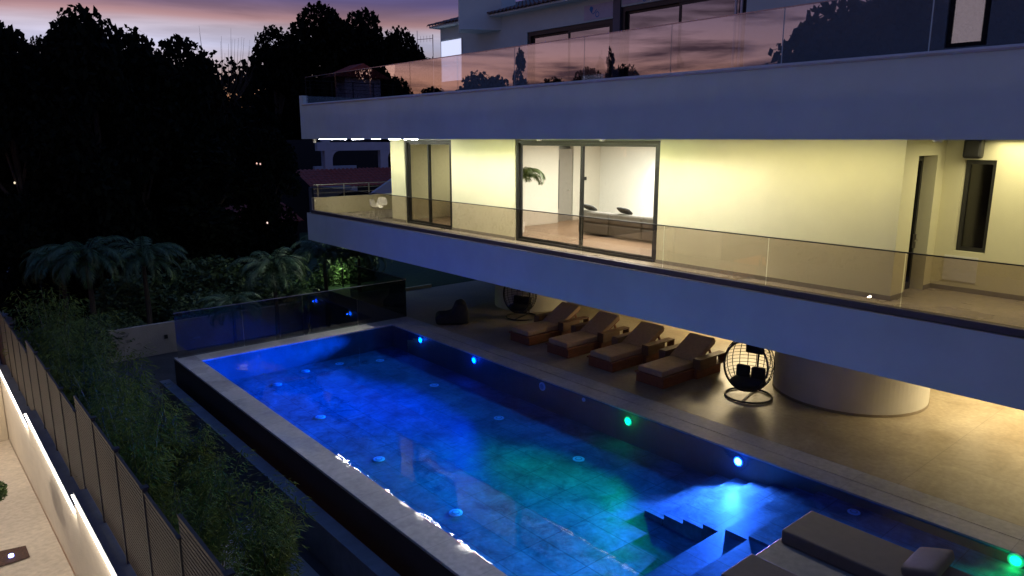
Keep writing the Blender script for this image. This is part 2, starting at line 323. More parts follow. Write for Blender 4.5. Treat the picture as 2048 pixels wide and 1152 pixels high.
for y, z, col, st, en in ((21.46, -.2, (.0, .20, 1), 30, 2000), (18.25, -.2, (.0, .12, 1), 30, 2250), (14.93, -.22, None, 0, 0), (11.6, -.28, (.0, 1, .08), 24, 950), (8.32, -.24, (.12, .17, 1), 60, 1300), (2.9, -.13, (0, 1, .08), 18, 250)):
    lf = MB().lathe([(.13, 0), (.13, -.02), (.10, -.03)], 24, axis='x').build('pool_light', ring_m, pool); lf.location = (13.899, y, z)
    if col:
        MB().lathe([(.085, -.03), (.075, -.045), (.03, -.055)], 20, axis='x').build('lens', emis('pool lamp %.1f' % y, col if col[0] < .1 else (.3, .45, 1), st), lf)
        pb = lamp('pool_beam', 'SPOT', (13.80, y, z), en, col, pool, to=(9.8, y, z - .25), spot_size=R(126 if y < 20 else 104), spot_blend=1.0, shadow_soft_size=.04)
        pb.scale = (1, .2, 1)                                             # flat fan of light, as from a wall washer lens
        pb.data.use_nodes = True; lt = pb.data.node_tree; fo = lt.nodes.new('ShaderNodeLightFalloff'); fo.inputs['Strength'].default_value = 1
        lt.links.new(fo.outputs['Linear'], lt.nodes['Emission'].inputs['Strength'])
        lamp('lamp_halo', 'POINT', (13.72, y, z), 3.5 if st < 60 else 3, col, pool, shadow_soft_size=.03)
        if st == 60:
            sb = lamp('step_beam', 'SPOT', (13.72, y, -.06), 900, (.8, .5, 1), pool, to=(12.2, 7.5, -.85), spot_size=R(120), spot_blend=.9, shadow_soft_size=.05)
            sb.data.use_nodes = True; lt = sb.data.node_tree; fo = lt.nodes.new('ShaderNodeLightFalloff'); fo.inputs['Strength'].default_value = 1
            lt.links.new(fo.outputs['Linear'], lt.nodes['Emission'].inputs['Strength'])
    else:
        MB().lathe([(.085, -.03), (.03, -.045)], 20, axis='x').build('lens', mat('unlit lens', (.25, .4, .5), .3, scale=10, var=.1), lf)
sk = MB().lathe([(.06, 0), (.06, -.02)], 20, axis='x').build('wall_inlet', ring_m, pool); sk.location = (13.899, 13.23, -.15)
struct(MB().quad((6.8, -3, WZ), (13.9, -3, WZ), (13.9, 23.45, WZ), (6.8, 23.45, WZ)).build('water', wm))

# catch basin wall below the overflow edge
tag(MB().box(5.7, 6.02, -3, 24.35, -1.6, -.7).build('basin_wall', grayconc, bevel=.01), 'low grey concrete ledge along the foot of the raised pool', 'low wall')

# ------------------------------------------------------------------ glass screens round the pool end
def glass_run(name, label, x0, y0, x1, y1, z0, z1, panels, g, post_every=0, rail=True, railm=steel, chan=True, group=None, th=.014):
    root = thing(name, label, 'glass railing', (x0, y0, z0), math.atan2(y1 - y0, x1 - x0), group)
    Lh = math.hypot(x1 - x0, y1 - y0); hh = z1 - z0
    ps = panels if isinstance(panels, list) else [Lh * i / panels for i in range(panels + 1)]
    for a, b in zip(ps[:-1], ps[1:]): MB().box(a + .012, b - .012, -th / 2, th / 2, .0, hh).build('glass_panel', g, root)
    if rail: MB().box(0, Lh, -.016, .016, hh + .001, hh + .022).build('top_rail', railm, root)
    return root
glass_run('glass_screen', 'dark glass screen across the far end of the pool', 6.27, 24.12, 14.98, 24.12, .005, 1.5, 4, low_glass, railm=mat('dim metal', (.2, .2, .22), .4, .7, scale=9, var=.1))
glass_run('glass_screen', 'dark glass screen running back from the pool corner beside the deck', 15.02, 24.2, 15.02, 28.9, .005, 1.5, 2, low_glass, railm=MATS['dim metal'])

# ------------------------------------------------------------------ the villa
house = thing('villa', 'white modern two storey villa with long cantilevered concrete bands', 'house', (0, 0, 0))
YE = -8
MB().box(13.4, 13.62, YE, 29.4, 2.7, 3.86).box(13.62, 27, YE, 29.4, 2.7, 3.78).build('lower_slab', stucco, house)
MB().box(13.395, 13.62, YE, 29.405, 3.862, 3.872).build('slab_trim', steel, house)
MB().box(13.62, 27, YE, 29.1, 3.782, 3.8).build('balcony_floor', slabmat('large floor tiles', (.50, .45, .36), (.42, .37, .29), .3, (.8, 1.6, .004, .75)), house)
MB().box(13.64, 17.9, 29.12, 29.38, 3.8, 4.50).build('side_parapet', stucco_warm, house)
MB().box(13.4, 13.56, YE, 29.5, 6.98, 8.34).box(13.56, 13.62, YE, 29.5, 7.03, 8.34).box(13.64, 27, YE, 29.5, 6.98, 7.98).build('upper_slab', stucco, house)
cop = MB()
cop.prism([(13.62, 8.342), (13.62, 8.425), (13.42, 8.425), (13.37, 8.41), (13.345, 8.38), (13.37, 8.35), (13.4, 8.342)], YE, 29.2, 1)
cop.build('terrace_coping', stone_cop, house, smooth=False)
MB().box(13.4, 13.62, 29.202, 29.5, 8.342, 8.75).box(13.622, 18, 29.25, 29.498, 7.982, 8.74).build('end_parapet', stucco, house)
# facade walls of the middle floor
FX = 14.95
ZF, ZC = 3.802, 6.978
for ya, yb in ((23.9, 24.9), (17.42, 20.84), (5.84, 11.75)): MB().box(FX, FX + .25, ya, yb, ZF, ZC).build('facade_wall', stucco_warm, house)
MB().box(FX + .25, 22.2, 24.65, 24.9, ZF, ZC).build('facade_wall', stucco_warm, house)
rw = MB().box(FX + .25, 15.62, 5.84, 6.35, ZF, ZC).box(15.62, 16.6, 5.84, 6.35, 6.66, ZC).box(16.6, 17.0, 5.84, 6.35, ZF, ZC)
rw.build('recess_wall', stucco_warm, house)
bw_ = MB().box(17.0, 17.3, 5.47, 6.35, ZF, ZC).box(17.0, 17.3, YE, 4.88, ZF, ZC).box(17.0, 17.3, 4.88, 5.47, ZF, 4.66).box(17.0, 17.3, 4.88, 5.47, 6.57, ZC)
bw_.build('recess_wall', stucco_warm, house)
sk_ = MB().box(FX - .018, FX - .001, 5.822, 11.75, ZF, 3.9).box(FX - .018, FX - .001, 17.42, 20.84, ZF, 3.9).box(FX - .018, FX - .001, 23.9, 24.9, ZF, 3.9)
sk_.box(FX, 15.62, 5.822, 5.838, ZF, 3.9).box(16.6, 16.98, 5.822, 5.838, ZF, 3.9).box(16.982, 16.998, YE, 5.838, ZF, 3.9); sk_.build('skirting', skirt, house)
def sliding(y0, y1, z0, z1, X, panes, m_glass, name='sliding_window', fw=.09):
    """a framed sliding window in the plane X, spanning y0..y1; sashes on staggered tracks"""
    f_ = MB().box(X, X + .16, y0, y0 + fw, z0, z1).box(X, X + .16, y1 - fw, y1, z0, z1).box(X, X + .16, y0 + fw, y1 - fw, z1 - fw, z1).box(X - .03, X + .16, y0 + fw, y1 - fw, z0, z0 + .06)
    fr = f_.build(name, alu, house)
    n = panes; w = (y1 - y0 - 2 * fw) / n
    for i in range(n):
        a = y0 + fw + w * i - (.03 if i else 0); b = y0 + fw + w * (i + 1) + (.03 if i < n - 1 else 0); off = .02 + .07 * (i % 2); st = .075
        s_ = MB().box(X + off, X + off + .05, a, a + st, z0 + .062, z1 - fw - .002).box(X + off, X + off + .05, b - st, b, z0 + .062, z1 - fw - .002)
        s_.box(X + off, X + off + .05, a + st, b - st, z0 + .062, z0 + .062 + st).box(X + off, X + off + .05, a + st, b - st, z1 - fw - st, z1 - fw - .002)
        s_.build('sash', alu, fr)
        MB().box(X + off + .02, X + off + .03, a + st, b - st, z0 + .062 + st, z1 - fw - st).build('pane', m_glass, fr)
        if i == n - 1: MB().box(X + off - .02, X + off - .002, b - .05, b - .02, z0 + 1.0, z0 + 1.35).build('handle', alu, fr)
    return fr
sliding(20.86, 23.88, ZF, 6.95, FX + .03, 2, win_glass)
sliding(11.77, 17.40, ZF, 6.95, FX + .03, 2, win_glass)
# recess door (glazed) and narrow window
dr = MB().box(15.64, 15.72, 6.1, 6.2, ZF, 6.64).box(16.5, 16.58, 6.1, 6.2, ZF, 6.64).box(15.72, 16.5, 6.1, 6.2, 6.54, 6.64).box(15.72, 16.5, 6.1, 6.2, ZF, 3.95).build('glazed_door', alu, house)
MB().box(15.72, 16.5, 6.14, 6.15, 3.95, 6.54).build('pane', glassm('frosted door glass', (.35, .34, .3), 1, .05, .15), dr)
MB().box(16.44, 16.48, 6.03, 6.09, 4.7, 5.0).box(16.30, 16.47, 6.0, 6.02, 4.86, 4.885).build('handle', steel, dr)
wf = MB().box(17.12, 17.2, 4.89, 4.97, 4.665, 6.565).box(17.12, 17.2, 5.38, 5.46, 4.665, 6.565).box(17.12, 17.2, 4.97, 5.38, 6.48, 6.565).box(17.12, 17.2, 4.97, 5.38, 4.665, 4.75).build('narrow_window', alu, house)
MB().box(17.15, 17.16, 4.97, 5.38, 4.75, 6.48).build('pane', glassm('blind glass', (.25, .24, .2), 1, .04, .1), wf)
MB().box(16.98, 17.0 - .001, 4.98, 5.62, 4.02, 4.56).build('access_panel', white_pl, house, bevel=.004)
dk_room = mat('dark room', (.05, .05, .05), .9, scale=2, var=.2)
# interior of the living room
MB().box(15.2, 22.1, 6.4, 24.6, 3.803, 3.812).build('oak_floor', oak, house)
MB().box(15.6, 19.35, 20.0, 20.2, 3.813, 6.9).box(20.45, 22.0, 20.3, 20.5, 3.813, 6.9).build('room_wall', inner_beige, house)
MB().box(22.0, 22.2, 6.4, 20.3, 3.813, 6.9).build('room_wall', inner, house)
MB().box(15.2, 22.0, 6.36, 6.5, 3.813, 6.9).box(22.0, 22.2, 20.5, 24.6, 3.813, 6.9).box(19.35, 22.0, 21.0, 21.1, 3.813, 6.9).build('room_wall', inner, house)
MB().box(15.2, 22.2, 6.4, 24.6, 6.9, 6.975).build('room_ceiling', inner, house)
ed = MB().box(19.37, 20.4, 20.32, 20.40, 3.813, 6.60).build('entrance_door', doorgrey, house)
MB().box(19.62, 19.65, 20.26, 20.30, 4.3, 6.2).build('handle', alu, ed)
MB().lathe([(.03, 0), (.03, .04)], 12).build('lock', steel, ed, M=None).location = (20.2, 20.30, 5.0)
for x, y, z, a in ((21.99, 16.85, 5.47, 0), (21.99, 17.3, 5.70, 0)):
    MB().box(x - .012, x + .002, y - .06, y + .06, z - .06, z + .06).build('wall_switch', black, house)
MB().box(20.9, 21.2, 20.285, 20.298, 5.36, 5.5).build('wall_switch', black, house)
MB().box(20.85, 21.0, 20.285, 20.298, 4.55, 4.65).build('wall_switch', black, house)
lamp('living_light', 'AREA', (18.6, 15.0, 6.86), 800, (1, 1.0, .90), house, to=(18.6, 15.0, 0), shape='RECTANGLE', size=3.5, size_y=6)
lamp('living_spot', 'SPOT', (21.55, 16.9, 6.86), 420, (1, .93, .82), house, to=(21.9, 16.9, 4), spot_size=R(95), spot_blend=.9, shadow_soft_size=.06)
MB().lathe([(.06, 6.885), (.06, 6.899)], 16, c=(21.55, 16.9, 0)).build('ceiling_spot', emis('warm spot', (1, .93, .85), 12), house)
lamp('kitchen_light', 'AREA', (18.3, 22.6, 6.86), 60, (1, .93, .66), house, to=(18.3, 22.6, 0), shape='RECTANGLE', size=2, size_y=2)
# soffit lights of the balcony
LEDX = 13.60
led = emis('led strip', (1, .97, .9), 130)
for ya, yb in ((25.93, 28.2), (24.6, 25.4), (23.35, 23.9), (22.0, 22.7), (20.9, 21.7)):
    MB().box(LEDX - .02, LEDX + .02, ya, yb, 6.968, 6.979).build('led_strip', led, house)
MB().box(13.565, 13.635, 9.0, 21.0, 7.0, 7.02).build('led_strip', led, house)
for y, ln, en, c_ in ((24.0, 9, 58, (.96, 1, .52)), (15.0, 8.5, 76, (.98, .98, .50)), (8.0, 5.2, 40, (1, .88, .45))):
    g_ = lamp('soffit_glow', 'AREA', (13.80, y, 6.93), en, c_, house, shape='RECTANGLE', size=ln, size_y=.12)
    g_.rotation_euler = (R(33), 0, -pi / 2); g_.data.spread = R(140)
g_ = lamp('soffit_glow', 'AREA', (15.9, 4.4, 6.93), 42, (1, .88, .5), house, to=(16.0, 4.4, 0), shape='RECTANGLE', size=1.0, size_y=2)
g_ = lamp('soffit_glow', 'AREA', (15.6, 1.5, 6.93), 36, (1, .86, .46), house, to=(16.6, 2.5, 4), shape='RECTANGLE', size=1.2, size_y=5); g_.data.spread = R(120)
for y in (23.6, 15.7, 13.25, 5.1):
    MB().lathe([(.05, 6.93), (.08, 6.945), (.09, 6.979)], 16, c=(14.4, y, 0)).build('soffit_spot', white_pl, house)

# upper storey
UX, UZ0, UZ1 = 17.5, 7.982, 11.3
MB().box(13.62, 27, YE, 29.2, 7.98, 7.995).build('terrace_floor', tile_floor, house)
MB().box(UX, UX + .25, 19.75, 25.0, UZ0, UZ1).build('upper_wall', stucco, house)
MB().box(UX, UX + .25, 15.5, 19.75, 10.62, UZ1).box(UX, UX + .25, 11.15, 15.45, 10.9, UZ1).box(UX, UX + .25, 6.3, 11.15, UZ0, UZ1).box(UX, UX + .25, YE, 5.5, UZ0, UZ1).box(UX, UX + .25, 5.5, 6.3, UZ0, 8.88).box(UX, UX + .25, 5.5, 6.3, 10.6, UZ1).build('upper_wall', stucco, house)
MB().box(UX + .25, 25, 24.75, 25.0, UZ0, UZ1 + .0).box(25, 25.2, YE, 25, UZ0, UZ1).build('upper_wall', stucco, house)
MB().box(UX - .04, UX + .2, 15.46, 15.74, UZ0, 11.6).build('corner_post', mat('grey post', (.12, .13, .17), .5, .4, scale=8, var=.1), house)
sliding(15.76, 19.74, UZ0 + .02, 10.61, UX + .04, 2, dark_win, fw=.13)
sliding(11.17, 15.45, UZ0 + .02, 10.89, UX + .04, 2, dark_win, fw=.13)
MB().box(UX + .5, UX + .6, 11, 20, UZ0 + .02, UZ1).build('room_backing', dk_room, house)  # dark sheet standing in for the unlit rooms behind the upper windows
MB().box(UX - .05, UX - .0, 11.25, 11.3, UZ0, 10.85).box(UX - .05, UX, 11.42, 11.47, UZ0, 10.85).build('rain_pipe', mat('pale pipe', (.6, .6, .66), .4, .2, scale=5, var=.05), house)
lw = MB().box(UX + .02, UX + .1, 5.52, 5.62, 8.9, 10.58).box(UX + .02, UX + .1, 6.18, 6.28, 8.9, 10.58).box(UX + .02, UX + .1, 5.62, 6.18, 8.9, 8.98).build('glowing_window', alu, house)
MB().box(UX + .05, UX + .06, 5.62, 6.18, 8.98, 10.58).build('pane', emis('blind lit from inside', (1, .80, .72), .62), lw)
lw = MB().box(UX - .03, UX - .002, 23.55, 24.93, 9.2, 9.25).box(UX - .03, UX - .002, 23.52, 23.57, 9.25, 10.82).build('glowing_window', white_pl, house)
MB().box(UX - .02, UX - .005, 23.57, 24.93, 9.25, 10.8).build('pane', emis('cool glowing pane', (.62, .66, .86), .95), lw)  # emissive pane added as a bright patch, no lit room known behind it
# protective film with print over the doors
fm = MB().box(UX - .012, UX - .002, 15.78, 17.0, 10.68, 11.12).build('film_sheet', film, house)
fm2 = MB().box(UX - .012, UX - .002, 13.0, 15.4, 10.96, 11.4).build('film_sheet', film, house)
def text(s_, size, loc, rz, tilt, m, parent):
    c = bpy.data.curves.new('print', 'FONT'); c.body = s_; c.size = size; c.extrude = .001; c.align_x = 'CENTER'; c.align_y = 'CENTER'
    tmp = bpy.data.objects.new('tmp', c); COL.objects.link(tmp); bpy.context.view_layer.update()
    me = bpy.data.meshes.new_from_object(tmp.evaluated_get(bpy.context.evaluated_depsgraph_get())); bpy.data.objects.remove(tmp)
    me.materials.clear(); me.materials.append(m); o_ = bpy.data.objects.new('print', me); COL.objects.link(o_)
    o_.matrix_world = Matrix.Translation(loc) @ Matrix.Rotation(rz, 4, 'Z') @ Matrix.Rotation(pi / 2, 4, 'X') @ Matrix.Rotation(tilt, 4, 'Z')
    o_.parent = parent; return o_
text('JO', .24, (UX - .016, 16.45, 10.83), -pi / 2, R(-50), filmblue, fm)
text('use', .3, (UX - .016, 14.6, 11.13), -pi / 2, R(-52), filmblue, fm2)
MB().prism([(16.66, 10.86), (16.6, 11.02), (16.66, 11.08), (16.74, 11.07), (16.76, 10.98)], UX - .016, UX - .013, 0).build('print', filmblue, fm)
# tiled roof: rows of barrel tiles
def tiles(y0, y1, xa, za, xb, zb, parent, pitch=.21, name='roof', m=rooft, axis='y'):
    b = MB(); n = int((y1 - y0) / pitch); rows = max(2, int(math.hypot(xb - xa, zb - za) / .38)); sub = 6
    cols = n * sub
    for r_ in range(rows):
        n0 = len(b.v); f0 = r_ / rows; f1 = (r_ + 1) / rows + .02
        for (ff, dz) in ((f0, .035), (f0, 0.0), (f1, -.02)):
            pass
        for ff, dz, th in ((f0, .03, 0), (f1, 0, 0)):
            for c in range(cols + 1):
                y = y0 + (y1 - y0) * c / cols; ph = (c % sub) / sub
                hgt = .065 * abs(sin(pi * ph)) if ph else 0
                p = (xa + (xb - xa) * ff, y, za + (zb - za) * ff + hgt + dz)
                b.v.append(Vector(p if axis == 'y' else (y, p[0], p[2])))
        for c in range(cols): b.f.append((n0 + c, n0 + c + 1, n0 + cols + 1 + c + 1, n0 + cols + 1 + c))
        n1 = len(b.v)
        for c in range(cols + 1): v = b.v[n0 + c]; b.v.append(v - Vector((0, 0, .05)))
        for c in range(cols): b.f.append((n0 + c, n1 + c, n1 + c + 1, n0 + c + 1))
    return b.build(name, m, parent)
rf = tiles(8, 25.3, 17.05, 11.36, 21.5, 12.7, house, m=mat('night roof tile', (.13, .10, .10), .7, scale=4, var=.5))
MB().prism([(17.1, 11.302), (17.1, 11.36), (21.5, 12.68), (26, 11.36), (26, 11.302)], 8.0, 25.2, 1).build('roof_board', stucco, house)
MB().prism([(948, 0)] and [(16.2, 21.95), (16.75, 22.75), (18.3, 22.4), (18.3, 21.3), (17.5, 21.15)], 10.85, 12.4, 2).build('chimney', stucco, house)

# ground floor columns and rear walls under the slab
MB().lathe([(2.0, .003), (2.0, 2.698)], 96, c=(19.8, 8.6, 0)).build('round_column', mat('column render', (.56, .53, .47), .6, scale=.8, var=.15), house, smooth=False)
MB().lathe([(2.012, .002), (2.012, .07)], 96, c=(19.8, 8.6, 0)).build('column_skirting', mat('column skirt', (.25, .2, .14), .5, scale=3, var=.2), house)
MB().lathe([(1.55, .003), (1.55, 2.698)], 80, c=(20.3, 22.6, 0)).build('round_column', MATS['column render'], house)
MB().box(22.6, 22.9, 20.2, 27, .002, 2.698).box(25.5, 25.8, -6, 27, .002, 2.698).build('rear_wall', stucco_warm, house)
MB().box(18.55, 18.6, 21.35, 21.5, 1.0, 1.16).build('wall_socket', black, house)
lamp('deck_light', 'AREA', (21.8, 2.4, 2.66), 330, (1, .80, .44), house, to=(21.8, 2.4, 0), shape='RECTANGLE', size=3.5, size_y=7, spread=R(130))
lamp('deck_light', 'AREA', (22.2, 14.5, 2.66), 620, (1, .78, .45), house, to=(21.8, 14.5, 0), shape='RECTANGLE', size=2.0, size_y=8)
lamp('deck_light', 'AREA', (20.4, 1.8, 2.66), 360, (1, .82, .48), house, to=(20.4, 1.8, 0), shape='RECTANGLE', size=1.3, size_y=8, spread=R(150))
lamp('deck_light', 'SPOT', (22.8, 6.2, 2.6), 120, (1, .85, .5), house, to=(22.0, 6.4, 0), spot_size=R(110), spot_blend=.9, shadow_soft_size=.1)

# balustrades
JY = [29.1 - 2.667 * i for i in range(0, 15)]
def balustrade(label, X, z0, z1, g, railm, chan):
    root = thing('glass_balustrade', label, 'balustrade', (X, 29.1, z0))
    for a, b in zip(JY[1:], JY[:-1]): MB().box(-.008, .008, a - 29.1 + .012, b - 29.1 - .012, 0, z1 - z0).build('glass_panel', g, root)
    MB().box(-.014, .014, JY[-1] - 29.1, .0, z1 - z0 + .001, z1 - z0 + .024).build('top_rail', railm, root)
    if chan: MB().box(-.09, .10, JY[-1] - 29.1, .0, -.13, -.002).build('base_channel', darkch, root, bevel=.008)
    return root
balustrade('tinted glass balustrade along the lit balcony of the middle floor', 13.54, 4.005, 5.0, rail_glass, mat('dark cap', (.05, .045, .05), .3, .6, scale=9, var=.1), True)
balustrade('reflective glass balustrade along the roof terrace mirroring the sunset sky', 13.52, 8.43, 9.46, terr_glass, mat('pink grey cap', (.55, .45, .45), .25, .6, scale=9, var=.1), False)
def railing(label, x0, x1, Y, z0, z1, bars, m, nposts):
    root = thing('metal_railing', label, 'railing', (x0, Y, z0))
    for i in range(nposts):
        x = (x1 - x0) * (i + .15) / (nposts - .7); MB().box(x - .025, x + .025, -.01, .01, 0, z1 - z0 - .03).build('post', m, root)
    MB().box(0, x1 - x0, -.025, .025, z1 - z0 - .03, z1 - z0).build('handrail', m, root)
    for k in range(bars):
        zz = (z1 - z0) * (k + 1) / (bars + 1); MB().box(0, x1 - x0, -.008, .008, zz - .008, zz + .008).build('bar', m, root)
    return root
railing('low steel railing on the parapet at the lit balcony end', 13.7, 17.8, 29.25, 4.502, 5.06, 2, steel, 4)
railing('dark steel railing on the end parapet of the roof terrace', 13.7, 18.0, 29.37, 8.752, 9.4, 3, alu, 5)

# wall fittings as things
sp = thing('outdoor_speaker', 'black speaker mounted under the soffit above the narrow window', 'speaker', (16.9, 5.26, 6.6))
MB().box(-.22, .0, -.17, .17, 0, .4).build('cabinet', black, sp, bevel=.05)
MB().box(.0, .098, -.05, .05, .1, .3).build('bracket', alu, sp)
cm = thing('security_camera', 'small white dome camera under the left corner of the upper band', 'camera', (13.75, 29.0, 6.978))
MB().lathe([(.08, 0), (.08, -.05), (.05, -.06)], 20).build('mount', white_pl, cm)
MB().lathe([(.02, -.17), (.06, -.15), (.078, -.1), (.06, -.062)], 20).build('dome', white_pl, cm, smooth=True)
an = thing('tv_antenna', 'thin television antenna on a mast beside the upper left gable', 'antenna', (17.3, 25.25, 8.0))
MB().tube([(0, 0, 0), (0, 0, 3.1)], .018, 6).build('mast', steel, an)
a_ = MB().tube([(0, 0, 2.95), (-.25, .75, 2.95)], .012, 5).tube([(-.25, .75, 2.55), (-.25, .75, 3.3)], .012, 5)
for k in range(4): a_.tube([(-.05 - .05 * k, .15 * (k + 1) - .02, 2.83), (-.05 - .05 * k, .15 * (k + 1) - .02, 3.07)], .006, 4)
a_.build('aerial', steel, an)

# ------------------------------------------------------------------ balcony and room furniture
def shell_chair(label, loc, rz):
    root = thing('shell_chair', label, 'chair', loc, rz, 'white shell chairs on the balcony')
    prof = [(.24, .02, .47), (.22, .0, .44), (.05, .0, .42), (-.12, 0, .44), (-.19, 0, .52), (-.225, 0, .65), (-.26, 0, .82)]
    wid = [.19, .23, .25, .25, .24, .22, .17]; b = MB(); k = 8
    for (x, _, z), w in zip(prof, wid):
        for j in range(k + 1):
            t_ = -1 + 2 * j / k; b.v.append(Vector((x + (.05 * t_ * t_ if z > .5 else 0), t_ * w, z + .11 * t_ ** 4 * (1 if z < .6 else .1))))
    for i in range(len(prof) - 1):
        for j in range(k): b.f.append((i * (k + 1) + j, i * (k + 1) + j + 1, (i + 1) * (k + 1) + j + 1, (i + 1) * (k + 1) + j))
    sh = b.build('seat_shell', white_pl, root, smooth=True); md = sh.modifiers.new('s', 'SOLIDIFY'); md.thickness = .012; md2 = sh.modifiers.new('b', 'SUBSURF'); md2.render_levels = md2.levels = 1
    for sx, sy in ((1, 1), (1, -1), (-1, 1), (-1, -1)):
        MB().tube([(sx * .08, sy * .07, .42), (sx * .19, sy * .2, .01)], .007, 5).tube([(sx * .08, sy * .07, .42), (sx * .04, sy * .22, .02), (sx * .19, sy * .2, .01)], .005, 5).build('leg', steel, root)
    return root
shell_chair('white shell chair nearer the glass on the balcony end', (14.6, 25.55, 3.802), R(-60))
shell_chair('white shell chair nearer the wall corner on the balcony end', (15.15, 26.15, 3.802), R(215))
sofa = thing('sofa', 'long grey sofa seen from behind inside the bright living room', 'sofa', (17.6, 12.0, 3.813))
for i in range(4):
    y = -.3 + i * 1.38; MB().box(0, .95, y, y + 1.36, .06, .42).build('seat', sofam, sofa, bevel=.05); MB().box(0, .27, y, y + 1.36, .425, .80).build('backrest', sofam, sofa, bevel=.06)
for i, (y, lab, ti) in enumerate(((16.85, 'dark velvet pillow at the left end of the sofa back', .45), (15.3, 'dark velvet pillow in the middle of the sofa back', .5), (13.2, 'dark velvet pillow at the right end of the sofa back', .4))):
    p = MB()
    for zz, sc in ((-.07, .55), (0, 1), (.07, .55)):
        n = len(p.v)
        for a in range(16):
            t_ = 2 * pi * a / 16; q = 1 / max(abs(cos(t_)), abs(sin(t_))) ** .75; p.v.append(Vector((cos(t_) * .25 * q * sc, sin(t_) * .3 * q * sc, zz)))
    for r_ in range(2):
        for a in range(16): p.f.append((r_ * 16 + a, r_ * 16 + (a + 1) % 16, (r_ + 1) * 16 + (a + 1) % 16, (r_ + 1) * 16 + a))
    p.f.append(tuple(range(16))); p.f.append(tuple(range(32, 48)))
    po = p.build('pillow', pillowm, subsurf=2, smooth=True); po.location = (17.78, y, 4.72); po.rotation_euler = (.1, ti, .2); tag(po, lab, 'pillow', 'pillows on the sofa')
# counter behind the left sliding window
ct = thing('kitchen_counter', 'pale kitchen counter behind the left sliding window', 'counter', (17.4, 21.2, 3.813))
MB().box(0, .6, 0, 3.0, 0, .86).build('cabinet', mat('counter body', (.25, .22, .18), .6, scale=4, var=.1), ct); MB().box(-.04, .64, -.02, 3.02, .861, .90).build('worktop', white_pl, ct)
vs = tag(MB().lathe([(.05, 0), (.09, .08), (.05, .22), (.025, .3), (.04, .34)], 16).build('vase', black, smooth=True), 'small black vase standing on the pale kitchen counter', 'vase'); vs.location = (17.6, 21.7, 4.714)

# ------------------------------------------------------------------ palms and plants
def frond(b, base, az, length, droop, up, n=26, lw=.02, ll=.42, seed=0):
    rnd = random.Random(seed); pts = []; p = Vector(base); th = up
    for i in range(n + 1):
        pts.append(p.copy()); p = p + Vector((cos(az) * cos(th), sin(az) * cos(th), sin(th))) * (length / n); th -= droop / n * (1 + i / n)
    b.tube(pts[::2] if n % 2 == 0 else pts, [max(.004, .016 * (1 - i / (n / 2 + 1))) for i in range(len(pts[::2] if n % 2 == 0 else pts))], 4, cap=False)
    side = Vector((-sin(az), cos(az), 0))
    for i in range(3, n + 1):
        f_ = i / n; l_ = ll * (sin(pi * min(1, .15 + f_ * .85)) ** .6 + .1)
        d = (pts[i] - pts[i - 1]).normalized()
        for s_ in (-1, 1):
            for q in range(2):
                o_ = pts[i] - d * (length / n) * .5 * q
                dr_ = (side * s_ * .8 + d * .65 + Vector((0, 0, -.35 + rnd.uniform(-.15, .15)))).normalized()
                e = o_ + dr_ * l_ * rnd.uniform(.8, 1.1) + Vector((0, 0, -.18 * l_)); mid = o_ + dr_ * l_ * .5
                w = d * lw
                b.quad(o_ - w * .5, mid - w, e, mid + w)
def palm(name, label, loc, rz, trunk_h, nf, length, group=None, mesh=None, ll=.42, m=palmm, tr=.09):
    root = thing(name, label, 'palm', loc, rz, group)
    MB().tube([(0, 0, 0), (.03, 0, trunk_h * .5), (0, .02, trunk_h)], [tr * 1.2, tr, tr * .85], 8).build('trunk', bark, root)
    b = MB()
    for i in range(nf): frond(b, (0, 0, trunk_h), i * 2.4, length * random.uniform(.8, 1.1), random.uniform(1.6, 2.6), R(random.uniform(45, 88)), seed=i, ll=ll)
    b.build('fronds', m, root); return root
p1 = palm('palm_tree', 'bushy palm with drooping fronds behind the glass screen left of centre', (11.6, 29.0, -1.6), 0, 3.0, 24, 2.4, 'palms behind the pool')
def pcopy(label, loc, rz, sc):
    c = copy_tree(p1); c.location = loc; c.rotation_euler = (0, 0, rz); c.scale = (sc,) * 3; c['label'] = label; return c
pcopy('lit palm with upright crown rising just left of the lower band corner', (14.5, 30.2, -1.6), 1.1, 1.05)
pcopy('green palm with long fronds reaching below the lower band', (15.9, 29.6, -1.3), 2.3, .95)
pcopy('short palm close behind the glass screen showing narrow spiky leaves', (12.9, 28.6, -1.8), 3.0, .62)
pcopy('thin palm whose bare stem shows through the glass screen', (9.2, 27.2, -1.6), 4.2, .72)
pcopy('dim palm in front of the pale garden wall top', (7.6, 33.0, -1.6), .6, 1.1)
pcopy('dark palm left of the garden wall among shrubs', (5.6, 33.5, -1.6), 5.3, 1.15)
pcopy('dark feathery palm before the pale driveway at the left edge', (5.2, 37.0, -1.9), 3.7, 1.05)
ip = palm('house_plant', 'potted palm with arching fronds behind the large sliding window', (16.3, 18.75, 3.813), R(200), 1.75, 10, 1.5, None, ll=.36, m=mat('house palm', (.10, .14, .04), .5, scale=3, var=.4), tr=.03)
MB().lathe([(.16, 0), (.2, .35), (.18, .36)], 20).build('pot', white_pl, ip)

